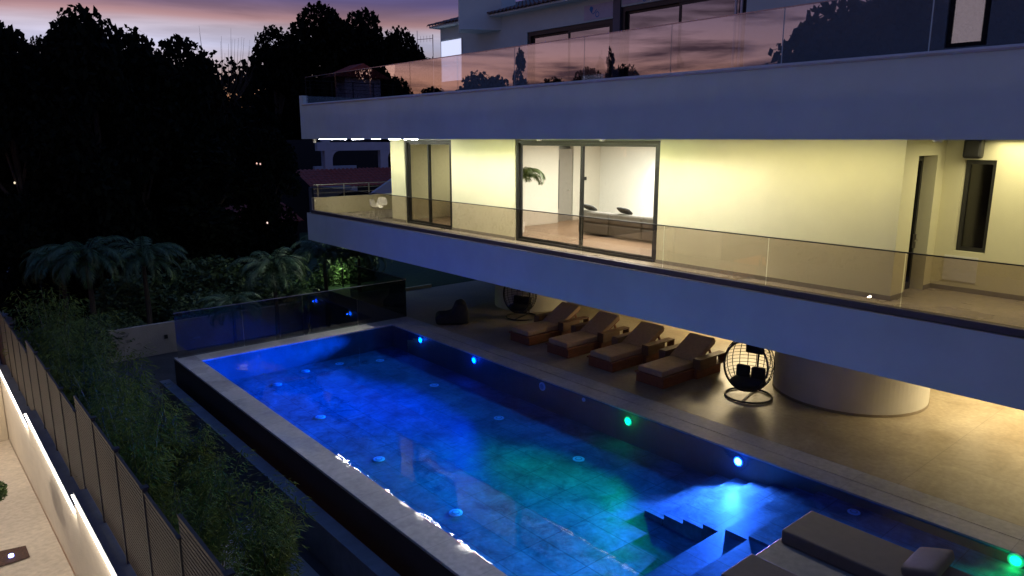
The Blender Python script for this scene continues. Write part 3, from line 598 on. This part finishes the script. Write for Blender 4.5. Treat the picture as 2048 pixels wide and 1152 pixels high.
def leaf_mesh(name, m, blobs, n, size, aspect=.5, seed=1, flat=.5):
    rnd = random.Random(seed); v = []; f = []
    wts = [b[3] * b[4] * b[5] for b in blobs]; tot = sum(wts)
    for (cx_, cy_, cz_, rx, ry, rz_), w in zip(blobs, wts):
        for _ in range(int(n * w / tot)):
            d = Vector((rnd.gauss(0, 1), rnd.gauss(0, 1), rnd.gauss(0, 1))).normalized() * rnd.uniform(.35, 1.0) ** .5
            p = Vector((cx_ + d.x * rx, cy_ + d.y * ry, cz_ + d.z * rz_))
            a = Vector((rnd.uniform(-1, 1), rnd.uniform(-1, 1), rnd.uniform(-1, 1) * flat)).normalized(); b_ = a.orthogonal().normalized()
            b_ = (b_ * cos(rnd.uniform(0, 6)) + a.cross(b_) * sin(rnd.uniform(0, 6))).normalized()
            s_ = size * rnd.uniform(.6, 1.4); k = len(v)
            v += [p - a * s_, p - b_ * s_ * aspect, p + a * s_, p + b_ * s_ * aspect]; f.append((k, k + 1, k + 2, k + 3))
    me = bpy.data.meshes.new(name); me.from_pydata([tuple(q) for q in v], [], f); me.materials.append(m); return me
def tree_meshes(kind, seed):
    """unit tree 10 m tall; returns crown mesh and trunk MB"""
    rnd = random.Random(seed); blobs = []; tb = MB()
    lean = rnd.uniform(-.4, .4)
    tb.tube([(0, 0, -1), (lean * .3, 0, 3), (lean, .1, 6.2), (lean * 1.2, .2, 8.8)], [.32, .25, .16, .05], 8)
    if kind == 'round':
        for i in range(16):
            a = rnd.uniform(0, 2 * pi); h = rnd.uniform(3.2, 8.8); rr = 2.7 * math.sin(pi * min(1, (h - 1.6) / 8.4)) * rnd.uniform(.45, 1)
            x, y = cos(a) * rr + lean, sin(a) * rr; s_ = rnd.uniform(.75, 1.35); blobs.append((x, y, h, s_ * 1.2, s_ * 1.2, s_ * .85))
            tb.tube([(lean * h / 9, 0, h * .7), (x * .6, y * .6, h * .9), (x, y, h)], [.1, .06, .02], 5)
        blobs.append((lean, 0, 8.6, 1.7, 1.7, 1.1)); blobs.append((lean + 1.1, .4, 8.0, 1.4, 1.4, 1.0)); blobs.append((lean - 1.2, -.3, 7.8, 1.5, 1.5, 1.1))
        for i in range(7): a = i * .9; blobs.append((cos(a) * 1.4, sin(a) * 1.4, rnd.uniform(.8, 3), 1.3, 1.3, 1.2))
    else:
        for i in range(26):
            h = 1.2 + i * .33 + rnd.uniform(-.1, .2); a = rnd.uniform(0, 2 * pi); rr = (9.9 - h) * .30 * rnd.uniform(.4, 1.1); x, y = cos(a) * rr + lean, sin(a) * rr
            s_ = .45 + (9.8 - h) * .09; blobs.append((x, y, h, s_ * 1.2, s_ * 1.2, s_ * .7)); tb.tube([(lean * h / 9, 0, h - .2), (x, y, h)], [.06, .015], 5)
        blobs.append((lean, 0, 9.7, .25, .25, .5))
    me = leaf_mesh('crown', leafd, blobs, 15000 if seed != 61 else 3000, .17, .55, seed)
    return me, tb
TM = [tree_meshes('round', 11), tree_meshes('round', 23), tree_meshes('cone', 5), tree_meshes('round', 42), tree_meshes('cone', 77), tree_meshes('round', 61)]
TRK = [None] * 6
def tree(label, x, y, zb, zt, wx, v, rz, group='trees behind the villa garden', name='tree'):
    root = thing(name, label, 'tree', (x, y, zb), rz, group)
    cme, tb = TM[v]
    if TRK[v] is None: to = tb.build('trunk', bark, root); TRK[v] = to.data
    else: to = bpy.data.objects.new('trunk', TRK[v]); COL.objects.link(to); to.parent = root
    co = bpy.data.objects.new('crown', cme); COL.objects.link(co); co.parent = root
    s_ = (zt - zb) / 10; root.scale = (wx / 6.6, wx / 6.6, s_); return root
# (px, py top, distance, crown width in px, variant, label)
TL = [(30, 32, 52, 120, 0, 'dark pine with a rounded top at the far left edge'),
      (105, 56, 62, 90, 3, 'lower dark tree with airy top second from the left edge'),
      (190, 22, 50, 170, 1, 'broad dark pine with the highest top on the left side'),
      (288, 72, 56, 70, 2, 'small pointed dark tree right of the broad left pine'),
      (345, 118, 60, 130, 3, 'low dark tree between the small pointed tree and the twiggy tree'),
      (450, 88, 58, 160, 5, 'sparse leafy tree whose top lets the sky glow through'),
      (560, 36, 66, 120, 3, 'dark tree with ragged top left of the tallest pair'),
      (650, -12, 64, 150, 0, 'tall dark tree reaching the top of the picture'),
      (735, 2, 66, 130, 1, 'tall dark tree right of the tree that reaches the picture top'),
      (805, 38, 64, 120, 0, 'dark tree whose right side slopes down to the roof terrace'),
      (855, 104, 66, 60, 3, 'small dark treetop just above the left terrace glass'),
      (240, 210, 44, 200, 1, 'dark wide tree filling the middle of the left side lower row'),
      (70, 230, 42, 180, 0, 'dark tree low at the left edge in front of the pines'),
      (400, 250, 42, 200, 3, 'dark tree below the twiggy tree in the lower row'),
      (525, 240, 43, 120, 1, 'dark tree in front of the neighbouring roof'),
      (920, 130, 75, 110, 1, 'far tree seen behind the terrace glass')]
for i, (px, py, dist, wpx, v, lab) in enumerate(TL):
    x, y = bearing(px, dist); zt = ztop(px, py, dist); tree(lab, x, y, -2.0, zt, wpx / 1471 * dist * 1.15, v, i * 1.3)
# bare twigs above the sparse tree
tw = thing('bare_tree', 'bare tree with thin upright twigs against the pale sky', 'tree', (*bearing(440, 57), -2)); b = MB(); b.tube([(0, 0, 0), (0, 0, 11.5)], [.2, .1], 7)
tb_ = MB()
for i in range(46):
    a = random.uniform(-3.0, 3.0); c = random.uniform(-1, 1); h = random.uniform(14.0, 17.2) - abs(a) * .4; ux, uy = Rv.x, Rv.y
    q = Vector((ux * a, uy * a + c, h)); tb_.tube([(ux * a * .3, uy * a * .3, 10.8), (ux * a * .8, uy * a * .8 + c * .8, 12.8), tuple(q)], [.035, .02, .006], 4, cap=False)
b.build('trunk', bark, tw); tb_.build('twigs', bark, tw)
# far wood mass
wb = []
rnd = random.Random(3)
for i in range(170):
    px = -160 + i * 8; dist = rnd.uniform(66, 90); x, y = bearing(px, dist); yt = 150 + 25 * sin(px * .021) + rnd.uniform(-15, 20)
    if 400 < px < 530: yt += 90
    zt = ztop(px, yt, dist)
    for k in range(4): wb.append((x + rnd.uniform(-2, 2), y + rnd.uniform(-2, 2), zt - 2 - k * (zt + 2) / 3.6, 3, 3, 2.8))
wo_ = bpy.data.objects.new('woods', leaf_mesh('woods', leafd, wb, 60000, .55, .6, 9)); COL.objects.link(wo_); tag(wo_, kind='stuff')
# trees across the street (they show as reflections in the terrace glass)
RT = [(955, 128, 58, 130, 0), (1000, 138, 62, 110, 1), (1040, 92, 52, 90, 2), (1105, 142, 66, 130, 3), (1165, 122, 60, 120, 1), (1213, 102, 54, 90, 4), (1245, 112, 56, 110, 0), (1690, -30, 34, 300, 1), (1790, -60, 36, 320, 3), (1740, -20, 42, 330, 0), (1840, -60, 42, 330, 1), (1960, -60, 42, 330, 3), (1900, -60, 38, 300, 0), (2030, -60, 38, 300, 1), (870, 162, 70, 130, 3), (790, 135, 50, 130, 0), (730, 90, 46, 150, 1), (650, 40, 44, 170, 3), (570, 60, 44, 170, 0), (470, 60, 44, 170, 1)]
for i, (px, py, dist, wpx, v) in enumerate(RT):
    x, y = bearing(px, dist); zt = ztop(px, py, dist)
    tree('tree across the street mirrored in the terrace glass', 27 - x, y, -4, zt, wpx / 1471 * dist * 1.15, v, i, 'trees across the street')

# ------------------------------------------------------------------ shrubs, bamboo
def bamboo_mesh(seed):
    rnd = random.Random(seed); c = MB(); v = []; f = []
    for i in range(22):
        a = rnd.uniform(0, 2 * pi); r_ = rnd.uniform(0, .35); h = rnd.uniform(2.4, 4.0); lx, ly = rnd.uniform(-.7, .7), rnd.uniform(-.7, .7)
        pts = [Vector((cos(a) * r_ + lx * t_ ** 2, sin(a) * r_ + ly * t_ ** 2, h * t_ - .3 * t_ ** 3)) for t_ in (0, .25, .5, .75, 1)]
        c.tube(pts, [.014, .013, .011, .008, .003], 5, cap=False)
        for _ in range(200):
            t_ = rnd.uniform(.18, 1) ** .8; k = min(3, int(t_ * 4)); p = pts[k].lerp(pts[k + 1], t_ * 4 - k)
            az_ = rnd.uniform(0, 2 * pi); rr = rnd.uniform(.05, .55) * (1.15 - t_ * .6); p = p + Vector((cos(az_) * rr, sin(az_) * rr, rnd.uniform(-.12, .12)))
            az2 = az_ + rnd.uniform(-.9, .9); d = Vector((cos(az2), sin(az2), rnd.uniform(-.8, .15))).normalized(); s_ = d.cross(Vector((0, 0, 1))).normalized()
            l_ = rnd.uniform(.12, .25); w = .018; n = len(v); m_ = p + d * l_ * .45; e = p + d * l_ - Vector((0, 0, .02)); v += [p, m_ - s_ * w, e, m_ + s_ * w]; f.append((n, n + 1, n + 2, n + 3))
    me = bpy.data.meshes.new('foliage'); me.from_pydata([tuple(q) for q in v], [], f); me.materials.append(bamb); return c, me
BM = [bamboo_mesh(s_) for s_ in (1, 2, 3)]; BC = [None] * 3
BL = [(3.9, 29.5, .8), (3.5, 27.2, 1.05), (3.0, 25.2, 1.12), (3.5, 23.2, 1.1), (3.0, 21.4, 1.02), (3.8, 19.8, .95), (3.1, 18.2, .9), (3.8, 16.7, .85), (3.0, 15.2, .95), (4.0, 13.9, .74), (3.2, 12.7, .70), (3.9, 11.2, .82), (2.9, 10.2, .72), (4.5, 16.4, .62), (4.7, 12.6, .60)]
WHERE = ['farthest bamboo clump by the slatted fence', 'bamboo clump second from the far end of the fence', 'tall olive bamboo clump third from the far end of the fence', 'olive bamboo clump fourth from the far end of the fence',
         'bamboo clump beside the step of the fence top', 'bamboo clump leaning over the pale rear paving', 'bamboo clump just behind the second fence step', 'bamboo clump in front of the dark pool corner', 'bamboo clump close to the stepped fence post',
         'bamboo clump midway along the low grey ledge', 'bamboo clump right behind the nearest fence panels', 'bamboo clump at the bottom edge near the pale path', 'nearest bamboo clump behind the large fence panel', 'bamboo clump against the grey ledge of the pool', 'low bamboo clump over the bottom end of the ledge']
for i, (x, y, sc) in enumerate(BL):
    root = thing('bamboo', WHERE[i], 'bamboo', (x, y, -1.6), i * 1.1, 'bamboo clumps along the fence'); root.scale = (sc,) * 3
    c, me = BM[i % 3]
    if BC[i % 3] is None: o_ = c.build('canes', canem, root); BC[i % 3] = o_.data
    else: o_ = bpy.data.objects.new('canes', BC[i % 3]); COL.objects.link(o_); o_.parent = root
    o2 = bpy.data.objects.new('foliage', me); COL.objects.link(o2); o2.parent = root
shm = leaf_mesh('foliage', leafm, [(0, 0, .5, .7, .7, .5), (.4, .2, .35, .5, .5, .35), (-.4, .1, .4, .5, .5, .4)], 5000, .05, .4, 4)
for i, (x, y, z, sc, lab) in enumerate(((5.9, 31.8, -1.6, 1.8, 'dark rounded shrub behind the pale garden wall'), (9.8, 32.5, -1.6, 2.1, 'dark shrub behind the wall left of the central palm'), (13.4, 33.0, -1.6, 2.4, 'shrub between the two brighter palms'),
                                       (16.6, 32.8, -.5, 2.0, 'shrub on the lawn below the lower band'), (4.2, 30.3, -1.6, 2.0, 'shrub at the left end of the pale garden wall'), (7.6, 35.5, -1.6, 2.6, 'large dark shrub behind the dim palm'), (11.2, 36.0, -1.6, 3.0, 'large dark shrub far behind the central palm'))):
    root = thing('shrub', lab, 'shrub', (x, y, z), i, 'shrubs behind the pool'); root.scale = (sc,) * 3
    o2 = bpy.data.objects.new('foliage', shm); COL.objects.link(o2); o2.parent = root
    if i == 0: st_ = MB().tube([(0, 0, 0), (0, 0, .5)], .03, 6).build('stem', bark, root); sme = st_.data
    else: o3 = bpy.data.objects.new('stem', sme); COL.objects.link(o3); o3.parent = root
gl = thing('garden_light', 'small hidden garden lamp lighting the palms by the villa corner', 'lamp', (15.9, 31.3, -.03))
MB().lathe([(.04, 0), (.04, .8), (.06, .81), (.06, .9)], 12).build('bollard', alu, gl)
lamp('garden_glow', 'POINT', (0, 0, 1.0), 60, (.72, 1, .5), gl, shadow_soft_size=.1)

# garden wall behind
gw = thing('garden_wall', 'pale rendered wall behind the pool end with a small black socket', 'wall', (3.0, 30.7, -1.6))
MB().box(0, 11.8, 0, .2, 0, 1.27).build('wall_body', mat('garden wall render', (.30, .27, .25), .85, scale=2, var=.15, bump=.3), gw)
MB().box(4.55, 4.68, -.03, -.001, .62, .78).build('socket', black, gw)
# neighbouring house
nb = thing('neighbour_house', 'neighbouring white villa with arched loggia under a red tile roof', 'house', (0, 0, 0))
wht = mat('neighbour white render', (.42, .42, .50), .85, scale=2, var=.1)
MB().box(21.5, 30.5, 45.0, 45.35, 6.2, 6.75).build('beam', wht, nb)
def arch_col(x, w):
    pts = [(x, 3.9), (x + w, 3.9), (x + w, 5.6)] + [(x + w + .5 * (1 - cos(t_ * pi / 12)), 5.6 + .58 * sin(t_ * pi / 12)) for t_ in range(1, 7)] + [(x, 6.198)]
    MB().prism(pts, 45.0, 45.35, 1).build('arch_column', wht, nb)
arch_col(22.0, .55); arch_col(26.2, .6)
MB().box(23.6, 27, 50, 50.3, 3.0, 5.0).build('rear_parapet', wht, nb); MB().box(24.3, 24.9, 50.0, 50.31, 5.0, 7).build('arch_column', wht, nb)
tiles(19.8, 30.5, 42.5, 3.95, 45.0, 4.95, nb, pitch=.3, axis='x')
MB().prism([(23.4, 2.2), (23.4, 3.3), (26.2, 4.85), (31, 4.85), (31, 2.2)], 42.0, 42.3, 1).build('gable_wall', wht, nb)
MB().box(20.3, 30, 52, 52.2, -1, 6.9).build('rear_wall', mat('dark neighbour wall', (.012, .012, .015), .9, scale=2, var=.2), nb)  # near-black colour puts the shade inside the loggia into this wall
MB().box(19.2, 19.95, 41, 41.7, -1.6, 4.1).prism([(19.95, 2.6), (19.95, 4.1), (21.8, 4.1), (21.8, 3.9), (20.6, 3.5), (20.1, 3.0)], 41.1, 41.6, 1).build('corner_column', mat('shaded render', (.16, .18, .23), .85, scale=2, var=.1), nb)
n2 = thing('garden_pavilion', 'small low pavilion with red tiles beside the neighbouring villa', 'pavilion', (0, 0, 0))
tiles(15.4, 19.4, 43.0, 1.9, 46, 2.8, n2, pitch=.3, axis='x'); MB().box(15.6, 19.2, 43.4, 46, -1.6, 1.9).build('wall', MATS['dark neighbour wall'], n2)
# house block and roof seen through the terrace glass
n3 = thing('rooftop_block', 'white rooftop block with red tiled cap behind the terrace glass', 'chimney block', (27.4, 52, 0))
MB().box(0, 3.1, 0, 1.6, 7.2, 11.6).build('wall', wht, n3)
MB().prism([(-1.0, 11.62), (1.5, 12.7), (4.0, 11.62)], -.3, 1.9, 1).build('roof', rooft, n3)
# distant lights in the dark
for i, (px, py, dist, col, st, lab) in enumerate(((17, 366, 40, (1, .85, .6), 6, 'tiny warm light in the dark trees at the left edge'), (510, 327, 41, (1, .6, .5), 5, 'tiny light left of a twin light in the dark trees'), (517, 328, 41, (1, .6, .5), 5, 'tiny light right of a twin light in the dark trees'), (523, 446, 38, (1, .7, .6), 6, 'tiny garden light left of the small pavilion'))):
    x, y = bearing(px, dist); z = ztop(px, py, dist)
    root = thing('garden_lamp', lab, 'lamp', (x, y, z), 0, 'distant garden lamps'); MB().lathe([(.02, -.05), (.045, 0), (.02, .05)], 10).build('bulb', emis('far bulb %d' % i, col, st * .15), root)
    MB().tube([(0, 0, -.05), (0, 0, -z - 1.6)], .008, 4).build('post', mat('black lamp post', (.003, .003, .003), .95, scale=9, var=.1, spec=0), root)

# ------------------------------------------------------------------ boundary wall with LED, slatted fence, street side
bwall = thing('boundary_wall', 'stepped white street wall with glowing light strips under its coping', 'wall', (0, 0, 0))
SEG = [(-8, 8.1, 1.07), (8.1, 14.35, .72), (14.35, 20.65, .37), (20.65, 26.9, .02), (26.9, 33, -.33)]
wallm = mat('street wall render', (.62, .56, .48), .8, scale=2, var=.08, bump=.5, bscale=25)
for ya, yb, zt in SEG:
    MB().box(1.74, 2.15, ya, yb - .003, -5, zt - .1).build('wall_segment', wallm, bwall)
    MB().box(1.738, 2.2, ya, yb - .003, zt - .098, zt).build('coping', grayconc, bwall)
    if yb < 30 :
        MB().box(1.70, 1.735, ya, yb - .02, zt - .062, zt - .045).build('led_strip', emis('wall led', (1, .93, .8), 10), bwall)
        lamp('wall_wash', 'AREA', (1.67, (ya + yb) / 2, zt - .08), 4 * (yb - ya), (1, .88, .7), bwall, shape='RECTANGLE', size=.012, size_y=yb - ya - .03).rotation_euler = (0, R(-12), 0)
# orient area strips along Y
tag(MB().box(-14, 1.72, 26.92, 27.2, -5, 1.6).build('end_wall', mat('beige end wall', (.60, .52, .40), .85, scale=2, var=.08, bump=.3)), 'beige wall crossing the far end of the lit paving', 'wall')
fence = thing('slat_fence', 'dark metal fence of narrow horizontal slats stepping down the wall', 'fence', (1.95, 0, 0))
slatm = mat('bronze slat metal', (.06, .043, .033), .7, .0, scale=6, var=.2)
for ya, yb, zt in SEG:
    n = max(1, round((yb - ya) / 1.58)); w = (yb - ya) / n
    for i in range(n):
        a = ya + w * i; s_ = MB(); z = zt + .06
        while z < zt + 1.76:
            s_.box(-.012, .012, a + .03, a + w - .03, z, z + .04); z += .062
        s_.box(-.02, .02, a + .03, a + w - .03, zt + 1.77, zt + 1.80)
        s_.build('slat_panel', slatm, fence)
        MB().box(-.03, .03, a - .029, a + .029, zt, zt + 1.84).box(-.05, .05, a - .05, a + .05, zt + 1.841, zt + 1.86).build('post', mat('dark fence post', (.022, .02, .022), .7, scale=8, var=.2), fence)
def sz(y): return -1.55 - .0787 * (y - 15.5)
pl = tag(MB().quad((.72, 17.86, sz(17.86) + .02), (1.15, 17.75, sz(17.75) + .02), (1.15, 17.05, sz(17.05) + .02), (.6, 17.02, sz(17.02) + .02)).quad((.0, 17.9, sz(17.9) + .018), (.72, 17.86, sz(17.86) + .018), (.6, 17.02, sz(17.02) + .018), (0, 17.0, sz(17.0) + .018)).build('mulch_bed', mulch), 'square bed of bark mulch cut into the pale paving', 'planting bed')
st = thing('street_tree', 'small leafy tree growing from the mulch bed at the left edge', 'tree', (.55, 17.4, sz(17.4)))
MB().tube([(0, 0, 0), (.02, 0, .9), (0, .02, 1.5)], [.03, .025, .02], 6).build('trunk', bark, st)
o_ = bpy.data.objects.new('crown', leaf_mesh('crown', mat('bright street leaf', (.10, .17, .04), .6, scale=3, var=.5), [(0, 0, 1.55, .42, .42, .28), (.1, .3, 1.4, .3, .3, .2)], 2600, .045, .4, 8)); COL.objects.link(o_); o_.parent = st
sl = thing('ground_spot', 'small blue ground light in the mulch bed', 'lamp', (.85, 17.35, sz(17.35) + .03))
MB().lathe([(.05, 0), (.05, .05), (.03, .06)], 14).build('lens', emis('blue ground lens', (.35, .4, 1), 4), sl)
# street lamp standing out of view that lights the paving and the fence
sl2 = thing('street_lamp', 'street lamp beside the paving', 'street lamp', (-5.0, 24, -2))
MB().tube([(0, 0, -.5), (0, 0, 4.7), (1.0, 0, 5.0)], .05, 8).build('pole', alu, sl2); MB().box(.9, 1.5, -.12, .12, 4.92, 5.0).build('lamp_head', alu, sl2)
lamp('street_glow', 'SPOT', (1.2, 0, 4.88), 500, (1, .84, .55), sl2, spot_size=R(165), spot_blend=.35, shadow_soft_size=.12)

# ------------------------------------------------------------------ sun loungers
def make_lounger():
    root = thing('sun_lounger', 'x', 'sun lounger', (0, 0, 0), 0, 'timber sun loungers beside the pool')
    MB().box(.06, 2.6, -.50, .50, .003, .27).box(1.5, 2.7, .502, .62, .003, .3).box(1.5, 2.7, -.62, -.502, .003, .3).build('base', woodm, root, bevel=.008)
    MB().box(.0, 2.5, -.53, .53, .272, .325).build('deck_board', woodm, root, bevel=.008)
    MB().box(.05, 1.62, -.44, .44, .327, .50).build('mattress', cushion, root, bevel=.035)
    a = R(29); M = Matrix.Translation((1.60, 0, .36)) @ Matrix.Rotation(-a, 4, 'Y')
    MB().box(0.02, 1.17, -.46, .46, 0, .15, M).build('backrest_cushion', cushion, root, bevel=.035)
    MB().box(0.02, 1.12, -.44, .44, -.035, -.004, M).box(.85, .9, -.4, -.34, -.3, -.036, M).box(.85, .9, .34, .4, -.3, -.036, M).build('backrest_frame', woodm, root)
    for s_ in (-1, 1):
        y0, y1 = (s_ * .76, s_ * .50) if s_ < 0 else (.50, .76)
        y0, y1 = min(y0, y1), max(y0, y1)
        b = MB().box(1.42, 2.75, y0, y1, .60, .645).box(1.42, 1.47, y0, y1, .33, .598).box(1.472, 2.75, y0, y1, .33, .36).box(2.70, 2.75, y0, y1, .362, .598)
        b.box(1.472, 2.25, y0, y0 + .03, .362, .598).box(1.472, 2.25, y1 - .03, y1, .362, .598).box(2.22, 2.25, y0 + .032, y1 - .032, .362, .598)
        b.build('armrest', arm_w, root, bevel=.006)
    return root
lg = make_lounger()
for i, (y, lab) in enumerate(((12.55, 'timber sun lounger nearest the black egg chair'), (14.48, 'timber sun lounger second from the near egg chair'), (16.38, 'timber sun lounger third from the near egg chair'), (18.28, 'timber sun lounger farthest along the row, beside the far egg chair'))):
    c = lg if i == 0 else copy_tree(lg); c.location = (15.85, y, .002); c['label'] = lab

# egg chairs
def egg_chair(label, loc, rz):
    root = thing('egg_chair', label, 'egg chair', loc, rz, 'black wicker egg chairs')
    b = MB(); rx, rzz, cz = .66, .78, .98; open_a = R(62)
    def P(az_, el_): return Vector((rx * cos(el_) * cos(az_), rx * cos(el_) * sin(az_), cz + rzz * sin(el_)))
    def inside(p):                                   # opening faces local -X
        return p.x < -.30 + 0 * p.z
    for k in range(18):
        az_ = 2 * pi * k / 18; seg = []
        for j in range(25):
            p = P(az_, -pi / 2 + pi * j / 24)
            if inside(p):
                if len(seg) > 1: b.tube(seg, .011, 5, cap=False)
                seg = []
            else: seg.append(p)
        if len(seg) > 1: b.tube(seg, .011, 5, cap=False)
    for j in range(1, 25):
        el_ = -pi / 2 + pi * j / 25; seg = []
        for k in range(49):
            p = P(-pi + 2 * pi * k / 48, el_)
            if inside(p):
                if len(seg) > 1: b.tube(seg, .007, 4, cap=False)
                seg = []
            else: seg.append(p)
        if len(seg) > 1: b.tube(seg, .007, 4, cap=False)
    b.build('basket', wicker, root)
    rr = math.sqrt(1 - (.30 / rx) ** 2)
    MB().tube([(-.30, rx * rr * cos(t_ * pi / 20), cz + rzz * rr * sin(t_ * pi / 20)) for t_ in range(40)], .03, 7, closed=True).build('rim', wicker, root)
    MB().tube([(.12 + .62 * cos(t_ * pi / 20), .62 * sin(t_ * pi / 20), .03) for t_ in range(40)], .028, 7, closed=True).build('base_ring', black, root)
    MB().tube([(.74, 0, .03), (.80, 0, .5), (.84, 0, 1.3), (.72, 0, 1.9), (.4, 0, 2.12), (0, 0, 2.1)], .028, 8).tube([(0, 0, 2.1), (0, 0, 1.74)], .01, 5).tube([(.74, 0, .03), (-.5, 0, .03)], .02, 6).build('stand', black, root)
    s_ = MB().lathe([(.15, -.08), (.44, -.04), (.48, .05), (.40, .12), (.1, .13)], 20, c=(0, 0, .42)); s_.build('seat_cushion', darkcush, root, smooth=True)
    p = MB().box(.1, .26, -.40, -.02, .5, .86).box(.12, .28, .02, .40, .5, .86); p.build('back_cushion', darkcush, root, bevel=.06)
    MB().box(.38, .5, -.25, .25, 1.15, 1.45).build('head_cushion', darkcush, root, bevel=.05)
    return root
ec = egg_chair('black wicker egg chair beside the nearest sun lounger', (17.15, 10.15, .002), R(14))
e2 = copy_tree(ec); e2.location = (18.3, 21.0, .002); e2.rotation_euler = (0, 0, R(20)); e2['label'] = 'black wicker egg chair in front of the far round column'

# bean bag lounge chair
bb = MB().prism([(-.55, 0), (-.6, .3), (-.45, .42), (-.1, .42), (.08, .5), (.2, .86), (.45, .95), (.62, .8), (.7, .4), (.72, 0)], -.5, .5, 1)
bo = bb.build('bean_bag', beanm, bevel=.09, smooth=True, subsurf=1); bo.location = (15.75, 22.2, .02); bo.rotation_euler = (0, 0, R(-35)); bo.scale = (1, .95, .9); tag(bo, 'dark bean bag lounge seat alone on the far deck', 'bean bag')

# daybeds on the island
def daybed(label, x0, x1, y0, y1, group='daybed cushions on the pool island'):
    root = thing('daybed', label, 'daybed', (x0, y1, .002), 0, group)
    MB().box(0, x1 - x0, y0 - y1, 0, .0, .26).build('mattress', daybedm, root, bevel=.03)
    pp = MB()
    for zz in (.035, .235): pp.tube([(.012, -.012, zz), (x1 - x0 - .012, -.012, zz), (x1 - x0 - .012, y0 - y1 + .012, zz), (.012, y0 - y1 + .012, zz)], .009, 6, closed=True)
    pp.build('piping', mat('dark piping', (.08, .065, .055), .9, scale=9, var=.1), root); return root
daybed('long taupe daybed cushion along the deck side of the pool island', 11.1, 12.15, 2.2, 5.72)
daybed('taupe daybed cushion at the bottom edge of the pool island', 9.15, 10.05, 1.8, 5.66)
p = MB()
for zz, sc in ((-.10, .5), (0, 1), (.10, .5)):
    for a in range(16):
        t_ = 2 * pi * a / 16; q = 1 / max(abs(cos(t_)), abs(sin(t_))) ** .85; p.v.append(Vector((cos(t_) * .34 * q * sc, sin(t_) * .34 * q * sc, zz)))
for r_ in range(2):
    for a in range(16): p.f.append((r_ * 16 + a, r_ * 16 + (a + 1) % 16, (r_ + 1) * 16 + (a + 1) % 16, (r_ + 1) * 16 + a))
p.f.append(tuple(range(16))); p.f.append(tuple(range(32, 48)))
po = MB().box(-.46, .46, -.27, .27, 0, .2).build('pillow', daybedm, bevel=.06, subsurf=1, smooth=True)
po.location = (11.75, 3.55, .28); po.rotation_euler = (R(-18), 0, R(2)); tag(po, 'taupe head pillow on the long deck side daybed', 'pillow')
lb = thing('added_low_lamp', 'unseen low lamp added to light the paving and fence', 'lamp', (-1.7, 12.0, -1.3), 0, 'added lamps lighting the paving')  # unseen lamps added beyond the frame to brighten paving and fence
MB().tube([(0, 0, 0), (0, 0, 2.1)], .04, 8).build('pole', alu, lb); MB().box(-.1, .1, -.1, .1, 2.25, 2.3).build('cap', alu, lb)
lamp('paving_glow', 'POINT', (0, 0, 2.18), 140, (1, .84, .64), lb, shadow_soft_size=.06)
for y_ in (18.5, 25.0):
    c_ = copy_tree(lb); c_.location = (-1.7, y_, sz(y_))
